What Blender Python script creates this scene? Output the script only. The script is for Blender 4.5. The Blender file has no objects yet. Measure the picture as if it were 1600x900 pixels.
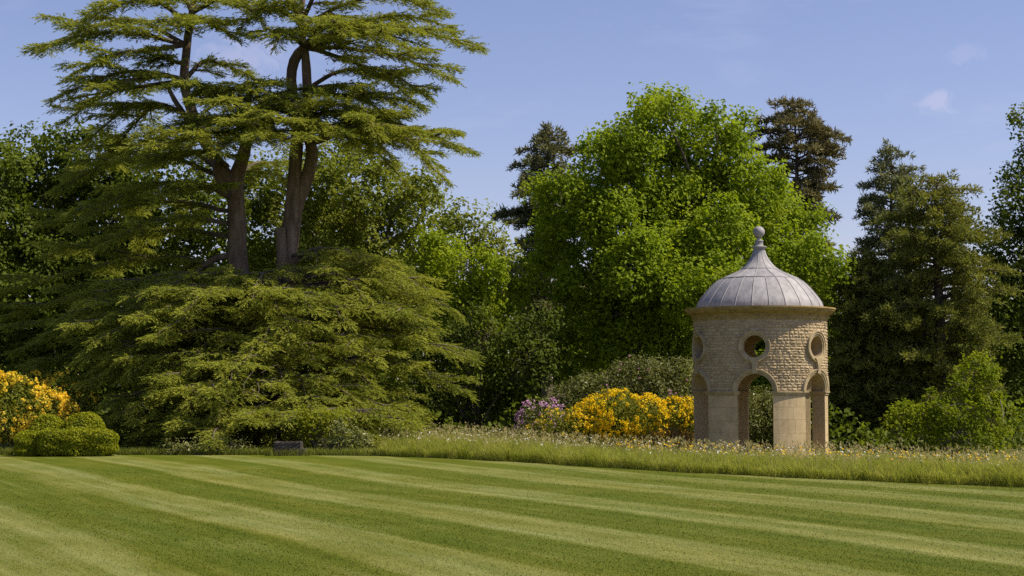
import bpy, math
import numpy as np
from mathutils import Vector
from mathutils.geometry import delaunay_2d_cdt

R = math.radians
sc = bpy.context.scene
C = sc.collection

# ------------------------------------------------------------------ camera, sky, sun, exposure
EYE = 1.7
FPX = 2600.0                       # focal length in photo pixels (1600 wide)
PITCH = math.atan(160.0 / FPX)     # horizon on photo row 610
cam_d = bpy.data.cameras.new('camera')
cam_d.sensor_width = 36.0
cam_d.lens = FPX / 1600.0 * 36.0
cam_d.clip_start = 0.2
cam_d.clip_end = 3000.0
cam = bpy.data.objects.new('camera', cam_d)
cam.location = (0, 0, EYE)
cam.rotation_euler = (R(90) + PITCH, 0, 0)
C.objects.link(cam)
sc.camera = cam

SUN_EL = R(53)
SUN_DIR = Vector((math.cos(SUN_EL) * math.cos(R(-8)), math.cos(SUN_EL) * math.sin(R(-8)), math.sin(SUN_EL)))
world = bpy.data.worlds.new('World')
sc.world = world
world.use_nodes = True
wn, wl = world.node_tree.nodes, world.node_tree.links
wn.clear()
w_out = wn.new('ShaderNodeOutputWorld')
w_bg = wn.new('ShaderNodeBackground')
w_bg.inputs['Strength'].default_value = 0.078
w_sky = wn.new('ShaderNodeTexSky')
w_sky.sky_type = 'NISHITA'
w_sky.sun_disc = False
w_sky.sun_elevation = SUN_EL
w_sky.sun_rotation = math.atan2(SUN_DIR.x, SUN_DIR.y)
w_sky.altitude = 50
w_sky.air_density = 1.0
w_sky.dust_density = 0.6
w_sky.ozone_density = 3.0
w_tint = wn.new('ShaderNodeMixRGB'); w_tint.blend_type = 'MULTIPLY'; w_tint.inputs[0].default_value = 1.0
w_tint.inputs[2].default_value = (0.85, 0.705, 0.79, 1)
wl.new(w_sky.outputs[0], w_tint.inputs[1])
# thin high cloud: faint streaks of noise over the whole sky
w_tc = wn.new('ShaderNodeTexCoord')
w_map = wn.new('ShaderNodeMapping'); w_map.inputs['Scale'].default_value = (5, 5, 17)
w_noi = wn.new('ShaderNodeTexNoise'); w_noi.inputs['Scale'].default_value = 1.6; w_noi.inputs['Detail'].default_value = 7
w_noi.inputs['Roughness'].default_value = 0.62; w_noi.inputs['Distortion'].default_value = 0.5
w_rmp = wn.new('ShaderNodeValToRGB')
w_rmp.color_ramp.elements[0].position = 0.54; w_rmp.color_ramp.elements[0].color = (0, 0, 0, 1)
w_rmp.color_ramp.elements[1].position = 0.82; w_rmp.color_ramp.elements[1].color = (0.14, 0.14, 0.14, 1)
w_mix = wn.new('ShaderNodeMixRGB'); w_mix.inputs[2].default_value = (5.2, 4.9, 5.4, 1)
wl.new(w_tc.outputs['Generated'], w_map.inputs[0]); wl.new(w_map.outputs[0], w_noi.inputs[0])
wl.new(w_noi.outputs[0], w_rmp.inputs[0]); wl.new(w_rmp.outputs[0], w_mix.inputs[0])
wl.new(w_tint.outputs[0], w_mix.inputs[1])
last = w_mix.outputs[0]
for (px_, py_, rad_, amt_) in ((1466, 157, 0.010, 0.15), (1505, 86, 0.009, 0.06), (385, 92, 0.02, 0.12)):
    u_, v_ = (px_ - 800.0) / FPX, (450.0 - py_) / FPX
    d_ = Vector((u_, math.cos(PITCH) - v_ * math.sin(PITCH), math.sin(PITCH) + v_ * math.cos(PITCH))).normalized()
    sb = wn.new('ShaderNodeVectorMath'); sb.operation = 'SUBTRACT'; sb.inputs[1].default_value = d_
    wl.new(w_tc.outputs['Generated'], sb.inputs[0])
    ms_ = wn.new('ShaderNodeVectorMath'); ms_.operation = 'MULTIPLY'; ms_.inputs[1].default_value = (1.0, 1.0, 1.9)
    wl.new(sb.outputs[0], ms_.inputs[0])
    ln_ = wn.new('ShaderNodeVectorMath'); ln_.operation = 'LENGTH'; wl.new(ms_.outputs[0], ln_.inputs[0])
    cn = wn.new('ShaderNodeTexNoise'); cn.inputs['Scale'].default_value = 90; cn.inputs['Detail'].default_value = 5; cn.inputs['Distortion'].default_value = 1.2
    wl.new(w_tc.outputs['Generated'], cn.inputs['Vector'])
    ad_ = wn.new('ShaderNodeMath'); ad_.operation = 'MULTIPLY_ADD'; ad_.inputs[1].default_value = -rad_ * 3.2; 
    wl.new(cn.outputs[0], ad_.inputs[0]); wl.new(ln_.outputs['Value'], ad_.inputs[2])
    mr = wn.new('ShaderNodeMapRange'); mr.interpolation_type = 'SMOOTHSTEP'
    mr.inputs[1].default_value = 0.0; mr.inputs[2].default_value = -rad_ * 1.3; mr.inputs[3].default_value = 0.0; mr.inputs[4].default_value = amt_
    wl.new(ad_.outputs[0], mr.inputs[0])
    mx_ = wn.new('ShaderNodeMixRGB'); mx_.inputs[2].default_value = (7.2, 5.9, 6.2, 1)
    wl.new(mr.outputs[0], mx_.inputs[0]); wl.new(last, mx_.inputs[1])
    last = mx_.outputs[0]
wl.new(last, w_bg.inputs[0])
wl.new(w_bg.outputs[0], w_out.inputs[0])

sun_d = bpy.data.lights.new('sun', 'SUN')
sun_d.energy = 3.0
sun_d.angle = R(0.53)
sun_d.color = (1.0, 0.89, 0.68)
sun = bpy.data.objects.new('sun', sun_d)
sun.rotation_euler = SUN_DIR.to_track_quat('Z', 'Y').to_euler()
sun.location = (30, -10, 40)
C.objects.link(sun)

sc.view_settings.view_transform = 'Standard'
sc.view_settings.look = 'None'
sc.view_settings.gamma = 1.0
sc.view_settings.exposure = 1.1
sc.view_settings.use_curve_mapping = False
sc.cycles.max_bounces = 8
sc.cycles.diffuse_bounces = 6
sc.cycles.glossy_bounces = 2
sc.cycles.transmission_bounces = 4
sc.cycles.transparent_max_bounces = 4
sc.cycles.use_denoising = False

# ------------------------------------------------------------------ helpers
SA, CA = math.sin(PITCH), math.cos(PITCH)


def at(px, py, Y):
    """The point at distance Y in front of the viewer that the photograph shows at (px, py)."""
    u, v = (px - 800.0) / FPX, (450.0 - py) / FPX
    k = Y / (CA - v * SA)
    return np.array([u * k, Y, EYE + (SA + v * CA) * k])


def ppm(Y):
    return FPX / Y


def unit(v):
    v = np.asarray(v, float)
    return v / np.maximum(np.linalg.norm(v, axis=-1, keepdims=True), 1e-9)


def smooth01(t):
    t = np.clip(t, 0, 1)
    return t * t * (3 - 2 * t)


def props(o, label=None, cat=None, group=None, kind=None):
    if label: o['label'] = label
    if cat: o['category'] = cat
    if group: o['group'] = group
    if kind: o['kind'] = kind
    return o


def thing(name, label, cat, loc=(0, 0, 0), rz=0.0, group=None):
    o = bpy.data.objects.new(name, None)
    o.empty_display_size = 0.3
    o.location = loc
    o.rotation_euler = (0, 0, rz)
    C.objects.link(o)
    return props(o, label, cat, group)


def mesh_data(name, chunks, mat, smooth=False):
    """chunks: list of (V (n,3), F (m,k)[, rnd (m,)]) -> one mesh"""
    Vs, loops, starts, totals, rnds = [], [], [], [], []
    off = lo = 0
    has = False
    for ch in chunks:
        V, F = np.asarray(ch[0], float), np.asarray(ch[1], int)
        if len(F) == 0:
            continue
        r = ch[2] if len(ch) > 2 else None
        has = has or r is not None
        k = F.shape[1]
        Vs.append(V)
        loops.append((F + off).ravel())
        starts.append(lo + np.arange(len(F)) * k)
        totals.append(np.full(len(F), k))
        rnds.append(r if r is not None else np.full(len(F), 0.5))
        off += len(V)
        lo += F.size
    V = np.concatenate(Vs); L = np.concatenate(loops); S = np.concatenate(starts); T = np.concatenate(totals)
    me = bpy.data.meshes.new(name)
    me.vertices.add(len(V)); me.vertices.foreach_set('co', V.astype(np.float32).ravel())
    me.loops.add(len(L)); me.loops.foreach_set('vertex_index', L.astype(np.int32))
    me.polygons.add(len(S)); me.polygons.foreach_set('loop_start', S.astype(np.int32))
    try:
        me.polygons.foreach_set('loop_total', T.astype(np.int32))
    except Exception:
        pass
    me.polygons.foreach_set('use_smooth', np.full(len(S), bool(smooth)))
    me.update(calc_edges=True)
    if has:
        a = me.attributes.new('rnd', 'FLOAT', 'FACE')
        a.data.foreach_set('value', np.concatenate(rnds).astype(np.float32))
    me.materials.append(mat)
    return me


def link(name, me, parent=None, loc=None, rz=None):
    o = bpy.data.objects.new(name, me)
    C.objects.link(o)
    if parent is not None:
        o.parent = parent
    if loc is not None: o.location = loc
    if rz is not None: o.rotation_euler = (0, 0, rz)
    return o


def obj(name, chunks, mat, parent=None, smooth=False):
    return link(name, mesh_data(name, chunks, mat, smooth), parent)


def catmull(pts, n):
    P = np.asarray(pts, float)
    if len(P) == 2:
        t = np.linspace(0, 1, n)[:, None]
        return P[0] * (1 - t) + P[1] * t
    E = np.vstack([2 * P[0] - P[1], P, 2 * P[-1] - P[-2]])
    out = []
    for s in np.linspace(0, len(P) - 1 - 1e-6, n):
        i = int(s); t = s - i
        a, b, c, d = E[i], E[i + 1], E[i + 2], E[i + 3]
        out.append(0.5 * ((2 * b) + (c - a) * t + (2 * a - 5 * b + 4 * c - d) * t * t + (3 * b - a - 3 * c + d) * t ** 3))
    return np.array(out)


def tube(path, radii, sides=6, rng=None, rough=0.0, cap=True):
    P = np.asarray(path, float); n = len(P)
    rad = np.broadcast_to(np.asarray(radii, float), (n,))
    T = unit(np.gradient(P, axis=0))
    ref = np.array([0.0, 0.0, 1.0]) if abs(T[:, 2]).mean() < 0.8 else np.array([0.31, 0.95, 0.0])
    A = unit(np.cross(T, ref)); B = np.cross(T, A)
    ang = np.linspace(0, 2 * np.pi, sides, endpoint=False)
    rr = rad[:, None] * np.ones(sides)
    if rng is not None and rough > 0:
        ph = rng.uniform(0, 6.28, 4)
        t = np.linspace(0, 1, n)[:, None]
        rr = rr * (1 + rough * (np.sin(3 * ang + ph[0] + 4 * t) * 0.5 + np.sin(5 * ang + ph[1] - 7 * t) * 0.35) + rough * 0.6 * rng.normal(0, 1, (n, 1)) + rough * 0.25 * rng.normal(0, 1, (n, sides)))
    V = P[:, None, :] + rr[..., None] * (np.cos(ang)[None, :, None] * A[:, None, :] + np.sin(ang)[None, :, None] * B[:, None, :])
    V = V.reshape(-1, 3)
    i = np.arange(n - 1)[:, None] * sides; j = np.arange(sides)[None, :]; jn = (j + 1) % sides
    F = np.stack([i + j, i + jn, i + sides + jn, i + sides + j], -1).reshape(-1, 4)
    return V, F


def cards(Cn, N, size, aspect, rng, rnd=None, fold=0.18):
    """leaf-shaped quads around centres Cn, facing N"""
    n = len(Cn)
    N = unit(N)
    t = unit(np.cross(N, rng.normal(0, 1, (n, 3))))
    b = np.cross(N, t)
    l = (size * rng.uniform(0.7, 1.3, n))[:, None]
    w = l * aspect
    f = l * fold
    V = np.stack([Cn - t * l * 0.5, Cn + b * w * 0.5 + N * f * 0.5, Cn + t * l * 0.5 - N * f * 0.4, Cn - b * w * 0.5 + N * f * 0.5], 1).reshape(-1, 3)
    F = np.arange(n * 4).reshape(-1, 4)
    return V, F, (rng.random(n) if rnd is None else rnd)


def needles(P, D, length, width, rng, rnd=None):
    n = len(P)
    D = unit(D)
    s = unit(np.cross(D, rng.normal(0, 0.8, (n, 3)) + np.array([0.35, -0.45, 0.55])))
    l = (np.broadcast_to(length, (n,)))[:, None]; w = (np.broadcast_to(width, (n,)))[:, None]
    V = np.stack([P - s * w * 0.5 + D * l * 0.25, P + D * l, P + s * w * 0.5 + D * l * 0.15], 1).reshape(-1, 3)
    return V, np.arange(n * 3).reshape(-1, 3), (rng.random(n) if rnd is None else rnd)


def revolve(prof, a0=0.0, a1=2 * math.pi, n=96, closed=True):
    """prof: list of (r, z); seen from outside the first point is the lowest"""
    prof = np.asarray(prof, float); m = len(prof)
    ang = np.linspace(a0, a1, n + (0 if closed else 1), endpoint=not closed)
    V = np.stack([np.stack([prof[:, 0] * math.sin(a), -prof[:, 0] * math.cos(a), prof[:, 1]], -1) for a in ang]).reshape(-1, 3)
    k = len(ang)
    F = []
    for i in range(k if closed else k - 1):
        j = (i + 1) % k
        for p in range(m - 1):
            F.append((i * m + p, j * m + p, j * m + p + 1, i * m + p + 1))
    return V, np.array(F)


# ------------------------------------------------------------------ materials
def nmat(name):
    m = bpy.data.materials.new(name)
    m.use_nodes = True
    m.node_tree.nodes.clear()
    return m, m.node_tree.nodes, m.node_tree.links


def ramp(nodes, stops):
    r = nodes.new('ShaderNodeValToRGB')
    e = r.color_ramp.elements
    while len(e) < len(stops): e.new(0.5)
    for el, (p, c) in zip(e, stops):
        el.position = p
        el.color = (*c, 1)
    return r


def leaf_mat(name, stops, transl=0.4, tcol=None, spec=0.12, rough=0.55, nscale=0.7, nmix=0.45):
    """leaf colour from a per-leaf number and a slow noise; part of the light passes through"""
    m, N, L = nmat(name)
    out = N.new('ShaderNodeOutputMaterial')
    att = N.new('ShaderNodeAttribute'); att.attribute_name = 'rnd'
    tc = N.new('ShaderNodeNewGeometry')
    no = N.new('ShaderNodeTexNoise'); no.inputs['Scale'].default_value = nscale; no.inputs['Detail'].default_value = 3
    L.new(tc.outputs['Position'], no.inputs['Vector'])
    ma = N.new('ShaderNodeMapRange'); ma.inputs[1].default_value = 0.3; ma.inputs[2].default_value = 0.7
    L.new(no.outputs[0], ma.inputs[0])
    mx = N.new('ShaderNodeMix'); mx.inputs[0].default_value = nmix
    L.new(att.outputs['Fac'], mx.inputs[2]); L.new(ma.outputs[0], mx.inputs[3])
    rp = ramp(N, stops); L.new(mx.outputs[0], rp.inputs[0])
    b = N.new('ShaderNodeBsdfPrincipled')
    b.inputs['Roughness'].default_value = rough
    b.inputs['Specular IOR Level'].default_value = spec
    L.new(rp.outputs[0], b.inputs['Base Color'])
    if transl > 0:
        tr = N.new('ShaderNodeBsdfTranslucent')
        mc = N.new('ShaderNodeMixRGB'); mc.blend_type = 'MULTIPLY'; mc.inputs[0].default_value = 1
        mc.inputs[2].default_value = (*(tcol or (1.25, 1.25, 0.55)), 1)
        L.new(rp.outputs[0], mc.inputs[1]); L.new(mc.outputs[0], tr.inputs[0])
        ms = N.new('ShaderNodeMixShader'); ms.inputs[0].default_value = transl
        L.new(b.outputs[0], ms.inputs[1]); L.new(tr.outputs[0], ms.inputs[2]); L.new(ms.outputs[0], out.inputs[0])
    else:
        L.new(b.outputs[0], out.inputs[0])
    return m


def noise_mat(name, stops, scale=6, detail=6, rough=0.85, bump=0.3, bscale=None, spec=0.2, stretch=(1, 1, 1), metallic=0.0, per_object=0.0, dist=0.02, stain=None, stain_amt=0.5):
    m, N, L = nmat(name)
    out = N.new('ShaderNodeOutputMaterial')
    b = N.new('ShaderNodeBsdfPrincipled')
    b.inputs['Roughness'].default_value = rough
    b.inputs['Specular IOR Level'].default_value = spec
    b.inputs['Metallic'].default_value = metallic
    tc = N.new('ShaderNodeNewGeometry')
    mp = N.new('ShaderNodeMapping'); mp.inputs['Scale'].default_value = stretch
    L.new(tc.outputs['Position'], mp.inputs[0])
    no = N.new('ShaderNodeTexNoise'); no.inputs['Scale'].default_value = scale; no.inputs['Detail'].default_value = detail
    no.inputs['Roughness'].default_value = 0.6
    L.new(mp.outputs[0], no.inputs['Vector'])
    fac = no.outputs[0]
    if per_object > 0:
        oi = N.new('ShaderNodeObjectInfo')
        att = N.new('ShaderNodeAttribute'); att.attribute_name = 'rnd'
        ad = N.new('ShaderNodeMath'); ad.operation = 'ADD'
        L.new(oi.outputs['Random'], ad.inputs[0]); L.new(att.outputs['Fac'], ad.inputs[1])
        fr = N.new('ShaderNodeMath'); fr.operation = 'FRACT'; L.new(ad.outputs[0], fr.inputs[0])
        mx = N.new('ShaderNodeMix'); mx.inputs[0].default_value = per_object
        L.new(no.outputs[0], mx.inputs[2]); L.new(fr.outputs[0], mx.inputs[3])
        fac = mx.outputs[0]
    rp = ramp(N, stops); L.new(fac, rp.inputs[0])
    colour = rp.outputs[0]
    if stain:          # lichen and soot patches
        sn = N.new('ShaderNodeTexNoise'); sn.inputs['Scale'].default_value = 1.7; sn.inputs['Detail'].default_value = 9; sn.inputs['Roughness'].default_value = 0.72
        sm = N.new('ShaderNodeMapping'); sm.inputs['Scale'].default_value = (1.6, 1.6, 0.8)
        L.new(tc.outputs['Position'], sm.inputs[0]); L.new(sm.outputs[0], sn.inputs['Vector'])
        sr = N.new('ShaderNodeMapRange'); sr.inputs[1].default_value = 0.53; sr.inputs[2].default_value = 0.72; sr.inputs[4].default_value = stain_amt
        L.new(sn.outputs[0], sr.inputs[0])
        sx = N.new('ShaderNodeMixRGB'); sx.inputs[2].default_value = (*stain, 1)
        L.new(sr.outputs[0], sx.inputs[0]); L.new(colour, sx.inputs[1])
        colour = sx.outputs[0]
    L.new(colour, b.inputs['Base Color'])
    if bump > 0:
        n2 = N.new('ShaderNodeTexNoise'); n2.inputs['Scale'].default_value = bscale or scale * 4; n2.inputs['Detail'].default_value = 5
        L.new(mp.outputs[0], n2.inputs['Vector'])
        bp = N.new('ShaderNodeBump'); bp.inputs['Strength'].default_value = bump; bp.inputs['Distance'].default_value = dist
        L.new(n2.outputs[0], bp.inputs['Height']); L.new(bp.outputs[0], b.inputs['Normal'])
    L.new(b.outputs[0], out.inputs[0])
    return m


def lawn_mat(name, is_blade):
    """mown stripes: sheen of blades laid in opposite directions, painted into the colour"""
    m, N, L = nmat(name)
    out = N.new('ShaderNodeOutputMaterial')
    b = N.new('ShaderNodeBsdfPrincipled')
    b.inputs['Roughness'].default_value = 0.7
    b.inputs['Specular IOR Level'].default_value = 0.06
    g = N.new('ShaderNodeNewGeometry')
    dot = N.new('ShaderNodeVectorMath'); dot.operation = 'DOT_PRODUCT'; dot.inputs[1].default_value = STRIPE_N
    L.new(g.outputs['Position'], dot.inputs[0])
    wob = N.new('ShaderNodeTexNoise'); wob.inputs['Scale'].default_value = 0.12; wob.inputs['Detail'].default_value = 1
    L.new(g.outputs['Position'], wob.inputs['Vector'])
    fine = N.new('ShaderNodeTexNoise'); fine.inputs['Scale'].default_value = 1.7; fine.inputs['Detail'].default_value = 6
    fine.inputs['Roughness'].default_value = 0.7
    L.new(g.outputs['Position'], fine.inputs['Vector'])

    def mth(op, a, b_=None):
        k = N.new('ShaderNodeMath'); k.operation = op
        for i, v in enumerate((a, b_)):
            if v is None: continue
            if isinstance(v, (int, float)): k.inputs[i].default_value = v
            else: L.new(v, k.inputs[i])
        return k.outputs[0]
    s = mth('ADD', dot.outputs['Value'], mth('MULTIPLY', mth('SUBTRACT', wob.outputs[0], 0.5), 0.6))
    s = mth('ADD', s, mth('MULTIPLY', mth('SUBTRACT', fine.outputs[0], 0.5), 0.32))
    lane = ramp(N, [(0.0, (0, 0, 0))] + [(p / LANE_MAX, (c, c, c)) for l0, l1 in LANES for p, c in ((l0 - 0.12, 0), (l0 + 0.12, 1), (l1 - 0.12, 1), (l1 + 0.12, 0))])  # pale lanes painted where the laid blades would catch the light
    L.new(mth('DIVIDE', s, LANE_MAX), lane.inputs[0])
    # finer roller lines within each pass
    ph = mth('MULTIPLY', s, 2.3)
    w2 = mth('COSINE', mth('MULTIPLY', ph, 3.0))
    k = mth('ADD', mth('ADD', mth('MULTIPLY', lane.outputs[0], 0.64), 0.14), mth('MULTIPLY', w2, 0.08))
    st1 = N.new('ShaderNodeTexNoise'); st1.inputs['Scale'].default_value = 1.0; st1.inputs['Detail'].default_value = 4; st1.inputs['Roughness'].default_value = 0.7
    c1 = N.new('ShaderNodeCombineXYZ')
    dtt = N.new('ShaderNodeVectorMath'); dtt.operation = 'DOT_PRODUCT'; dtt.inputs[1].default_value = (-STRIPE_N[1], STRIPE_N[0], 0)
    L.new(g.outputs['Position'], dtt.inputs[0])
    L.new(mth('MULTIPLY', dot.outputs['Value'], 3.4), c1.inputs[0]); L.new(mth('MULTIPLY', dtt.outputs['Value'], 0.05), c1.inputs[1])
    L.new(c1.outputs[0], st1.inputs['Vector'])
    k = mth('ADD', k, mth('MULTIPLY', mth('SUBTRACT', st1.outputs[0], 0.5), 1.35))
    wn_ = N.new('ShaderNodeTexNoise'); wn_.inputs['Scale'].default_value = 0.45; wn_.inputs['Detail'].default_value = 5; wn_.inputs['Roughness'].default_value = 0.6
    L.new(g.outputs['Position'], wn_.inputs['Vector'])
    k = mth('ADD', k, mth('MULTIPLY', mth('SUBTRACT', wn_.outputs[0], 0.5), 1.1))
    dt = N.new('ShaderNodeVectorMath'); dt.operation = 'DOT_PRODUCT'; dt.inputs[1].default_value = (-STRIPE_N[1], STRIPE_N[0], 0)
    L.new(g.outputs['Position'], dt.inputs[0])
    cx = N.new('ShaderNodeCombineXYZ')
    L.new(mth('MULTIPLY', dot.outputs['Value'], 2.4), cx.inputs[0]); L.new(mth('MULTIPLY', dt.outputs['Value'], 0.3), cx.inputs[1])
    pat = N.new('ShaderNodeTexNoise'); pat.inputs['Scale'].default_value = 1.1; pat.inputs['Detail'].default_value = 5
    pat.inputs['Roughness'].default_value = 0.65
    L.new(cx.outputs[0], pat.inputs['Vector'])
    k = mth('ADD', k, mth('MULTIPLY', mth('SUBTRACT', pat.outputs[0], 0.5), 1.7))
    gr = N.new('ShaderNodeTexNoise'); gr.inputs['Scale'].default_value = 26; gr.inputs['Detail'].default_value = 4
    gr.inputs['Roughness'].default_value = 0.75
    L.new(g.outputs['Position'], gr.inputs['Vector'])
    k = mth('ADD', k, mth('MULTIPLY', mth('SUBTRACT', gr.outputs[0], 0.5), 1.5))
    if is_blade:
        att = N.new('ShaderNodeAttribute'); att.attribute_name = 'rnd'
        k = mth('ADD', k, mth('MULTIPLY', mth('SUBTRACT', att.outputs['Fac'], 0.45), 1.0))
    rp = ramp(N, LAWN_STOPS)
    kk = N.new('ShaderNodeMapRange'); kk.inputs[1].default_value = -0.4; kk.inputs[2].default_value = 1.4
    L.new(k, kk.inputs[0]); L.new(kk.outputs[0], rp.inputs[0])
    # cooler and drier streaks along the passes
    hs = N.new('ShaderNodeTexNoise'); hs.inputs['Scale'].default_value = 0.55; hs.inputs['Detail'].default_value = 6; hs.inputs['Roughness'].default_value = 0.65
    c2 = N.new('ShaderNodeVectorMath'); c2.operation = 'ADD'; c2.inputs[1].default_value = (31.0, 17.0, 5.0)
    L.new(cx.outputs[0], c2.inputs[0]); L.new(c2.outputs[0], hs.inputs['Vector'])
    hr = ramp(N, [(0.32, (0.94, 1.02, 1.16)), (0.5, (1.0, 1.0, 1.0)), (0.68, (1.06, 1.0, 0.88))]); L.new(hs.outputs[0], hr.inputs[0])
    hm = N.new('ShaderNodeMixRGB'); hm.blend_type = 'MULTIPLY'; hm.inputs[0].default_value = 1.0
    L.new(rp.outputs[0], hm.inputs[1]); L.new(hr.outputs[0], hm.inputs[2])
    rp = hm
    L.new(rp.outputs[0], b.inputs['Base Color'])
    if not is_blade:
        bp = N.new('ShaderNodeBump'); bp.inputs['Strength'].default_value = 0.7; bp.inputs['Distance'].default_value = 0.03
        n2 = N.new('ShaderNodeTexNoise'); n2.inputs['Scale'].default_value = 45; n2.inputs['Detail'].default_value = 3
        L.new(g.outputs['Position'], n2.inputs['Vector']); L.new(n2.outputs[0], bp.inputs['Height'])
        L.new(bp.outputs[0], b.inputs['Normal'])
        L.new(b.outputs[0], out.inputs[0])
    else:
        tr = N.new('ShaderNodeBsdfTranslucent'); L.new(rp.outputs[0], tr.inputs[0])
        ms = N.new('ShaderNodeMixShader'); ms.inputs[0].default_value = 0.3
        L.new(b.outputs[0], ms.inputs[1]); L.new(tr.outputs[0], ms.inputs[2]); L.new(ms.outputs[0], out.inputs[0])
    return m


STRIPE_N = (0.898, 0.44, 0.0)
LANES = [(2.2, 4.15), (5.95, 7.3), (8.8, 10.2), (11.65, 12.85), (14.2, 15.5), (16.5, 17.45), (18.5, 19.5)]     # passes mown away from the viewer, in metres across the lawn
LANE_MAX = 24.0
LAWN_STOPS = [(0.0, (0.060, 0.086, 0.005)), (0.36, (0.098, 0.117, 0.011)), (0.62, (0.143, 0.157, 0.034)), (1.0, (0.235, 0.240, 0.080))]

M = {}
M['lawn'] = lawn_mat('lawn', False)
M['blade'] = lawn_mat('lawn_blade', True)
M['soil'] = noise_mat('woodland_floor', [(0.3, (0.06, 0.07, 0.012)), (0.7, (0.14, 0.15, 0.035))], scale=3, bump=0.6, rough=0.95)
M['meadow'] = leaf_mat('meadow_grass', [(0.0, (0.17, 0.22, 0.02)), (0.5, (0.30, 0.325, 0.055)), (0.85, (0.41, 0.40, 0.11)), (1.0, (0.50, 0.46, 0.20))], 0.52, (1.1, 1.1, 0.6), nscale=1.6)
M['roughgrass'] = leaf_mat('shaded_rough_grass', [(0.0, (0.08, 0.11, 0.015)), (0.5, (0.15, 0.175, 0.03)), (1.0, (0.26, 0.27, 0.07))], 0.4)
M['seed'] = leaf_mat('grass_seed_heads', [(0.0, (0.26, 0.25, 0.07)), (0.6, (0.42, 0.36, 0.16)), (1.0, (0.58, 0.48, 0.30))], 0.35, (1, 1, 0.8))
M['buttercup'] = leaf_mat('buttercup_petals', [(0, (0.80, 0.52, 0.01)), (1, (0.9, 0.68, 0.03))], 0.25, (1, 0.9, 0.5))
M['daisy'] = leaf_mat('white_petals', [(0, (0.75, 0.74, 0.66)), (1, (0.85, 0.85, 0.82))], 0.25, (1, 1, 1))
M['bark'] = noise_mat('cedar_bark', [(0.25, (0.07, 0.05, 0.035)), (0.5, (0.16, 0.118, 0.085)), (0.75, (0.28, 0.215, 0.165))], scale=5, bump=1.0, bscale=16, stretch=(1, 1, 0.22), rough=0.95, dist=0.06)
M['bark_dark'] = noise_mat('woodland_bark', [(0.3, (0.05, 0.042, 0.03)), (0.7, (0.16, 0.13, 0.10))], scale=6, bump=0.8, stretch=(1, 1, 0.3), rough=0.95)
M['bark_pale'] = noise_mat('grey_bark', [(0.3, (0.10, 0.09, 0.07)), (0.7, (0.24, 0.21, 0.17))], scale=6, bump=0.8, stretch=(1, 1, 0.3), rough=0.95)
M['cutwood'] = noise_mat('sawn_wood', [(0.3, (0.35, 0.27, 0.18)), (0.7, (0.55, 0.45, 0.33))], scale=12, bump=0.3)
M['cedar'] = leaf_mat('cedar_needles', [(0.0, (0.115, 0.15, 0.026)), (0.45, (0.23, 0.26, 0.040)), (1.0, (0.42, 0.42, 0.065))], 0.42, (1.12, 1.12, 0.6), spec=0.06, rough=0.6, nscale=0.5, nmix=0.35)
M['oak'] = leaf_mat('oak_leaves', [(0.0, (0.115, 0.17, 0.010)), (0.5, (0.225, 0.305, 0.016)), (1.0, (0.37, 0.425, 0.028))], 0.5)
M['shrubleaf'] = leaf_mat('shrub_leaves', [(0.0, (0.085, 0.125, 0.008)), (0.5, (0.17, 0.22, 0.012)), (1.0, (0.29, 0.325, 0.02))], 0.48, spec=0.05)
M['lime'] = leaf_mat('yellow_green_leaves', [(0.0, (0.14, 0.20, 0.010)), (0.5, (0.25, 0.325, 0.014)), (1.0, (0.38, 0.425, 0.022))], 0.52)
M['midleaf'] = leaf_mat('soft_green_leaves', [(0.0, (0.12, 0.15, 0.02)), (0.5, (0.20, 0.235, 0.034)), (1.0, (0.31, 0.335, 0.055))], 0.5)
M['darkleaf'] = leaf_mat('dark_green_leaves', [(0.0, (0.06, 0.09, 0.010)), (0.5, (0.11, 0.148, 0.016)), (1.0, (0.19, 0.235, 0.026))], 0.45)
M['deepleaf'] = leaf_mat('deep_green_leaves', [(0.0, (0.045, 0.07, 0.008)), (0.5, (0.085, 0.115, 0.012)), (1.0, (0.15, 0.185, 0.02))], 0.4)
M['pine'] = leaf_mat('pine_needles', [(0.0, (0.09, 0.10, 0.045)), (0.5, (0.16, 0.165, 0.07)), (1.0, (0.26, 0.235, 0.10))], 0.2, (1, 1, 0.7), spec=0.08)
M['pine_brown'] = leaf_mat('brown_pine_needles', [(0.0, (0.09, 0.085, 0.038)), (0.5, (0.165, 0.148, 0.062)), (1.0, (0.27, 0.225, 0.095))], 0.2, (1, 1, 0.6), spec=0.08)
M['fir'] = leaf_mat('grey_green_needles', [(0.0, (0.09, 0.105, 0.05)), (0.5, (0.17, 0.185, 0.08)), (1.0, (0.27, 0.28, 0.12))], 0.2, (1, 1, 0.7), spec=0.08)
M['yew'] = leaf_mat('yew_needles', [(0.0, (0.085, 0.105, 0.026)), (0.5, (0.165, 0.182, 0.04)), (1.0, (0.29, 0.28, 0.06))], 0.35, (1.1, 1.1, 0.5), spec=0.06)
M['rhodo'] = leaf_mat('rhododendron_leaves', [(0.0, (0.08, 0.10, 0.02)), (0.5, (0.17, 0.185, 0.05)), (1.0, (0.31, 0.30, 0.11))], 0.2, spec=0.3, rough=0.4)
M['azalea'] = leaf_mat('azalea_leaves', [(0.0, (0.10, 0.13, 0.015)), (0.5, (0.20, 0.225, 0.03)), (1.0, (0.32, 0.32, 0.055))], 0.4)
M['yellow'] = leaf_mat('yellow_azalea_petals', [(0.0, (0.86, 0.56, 0.008)), (0.5, (0.92, 0.68, 0.014)), (1.0, (0.95, 0.78, 0.06))], 0.4, (1, 0.97, 0.4))
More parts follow.
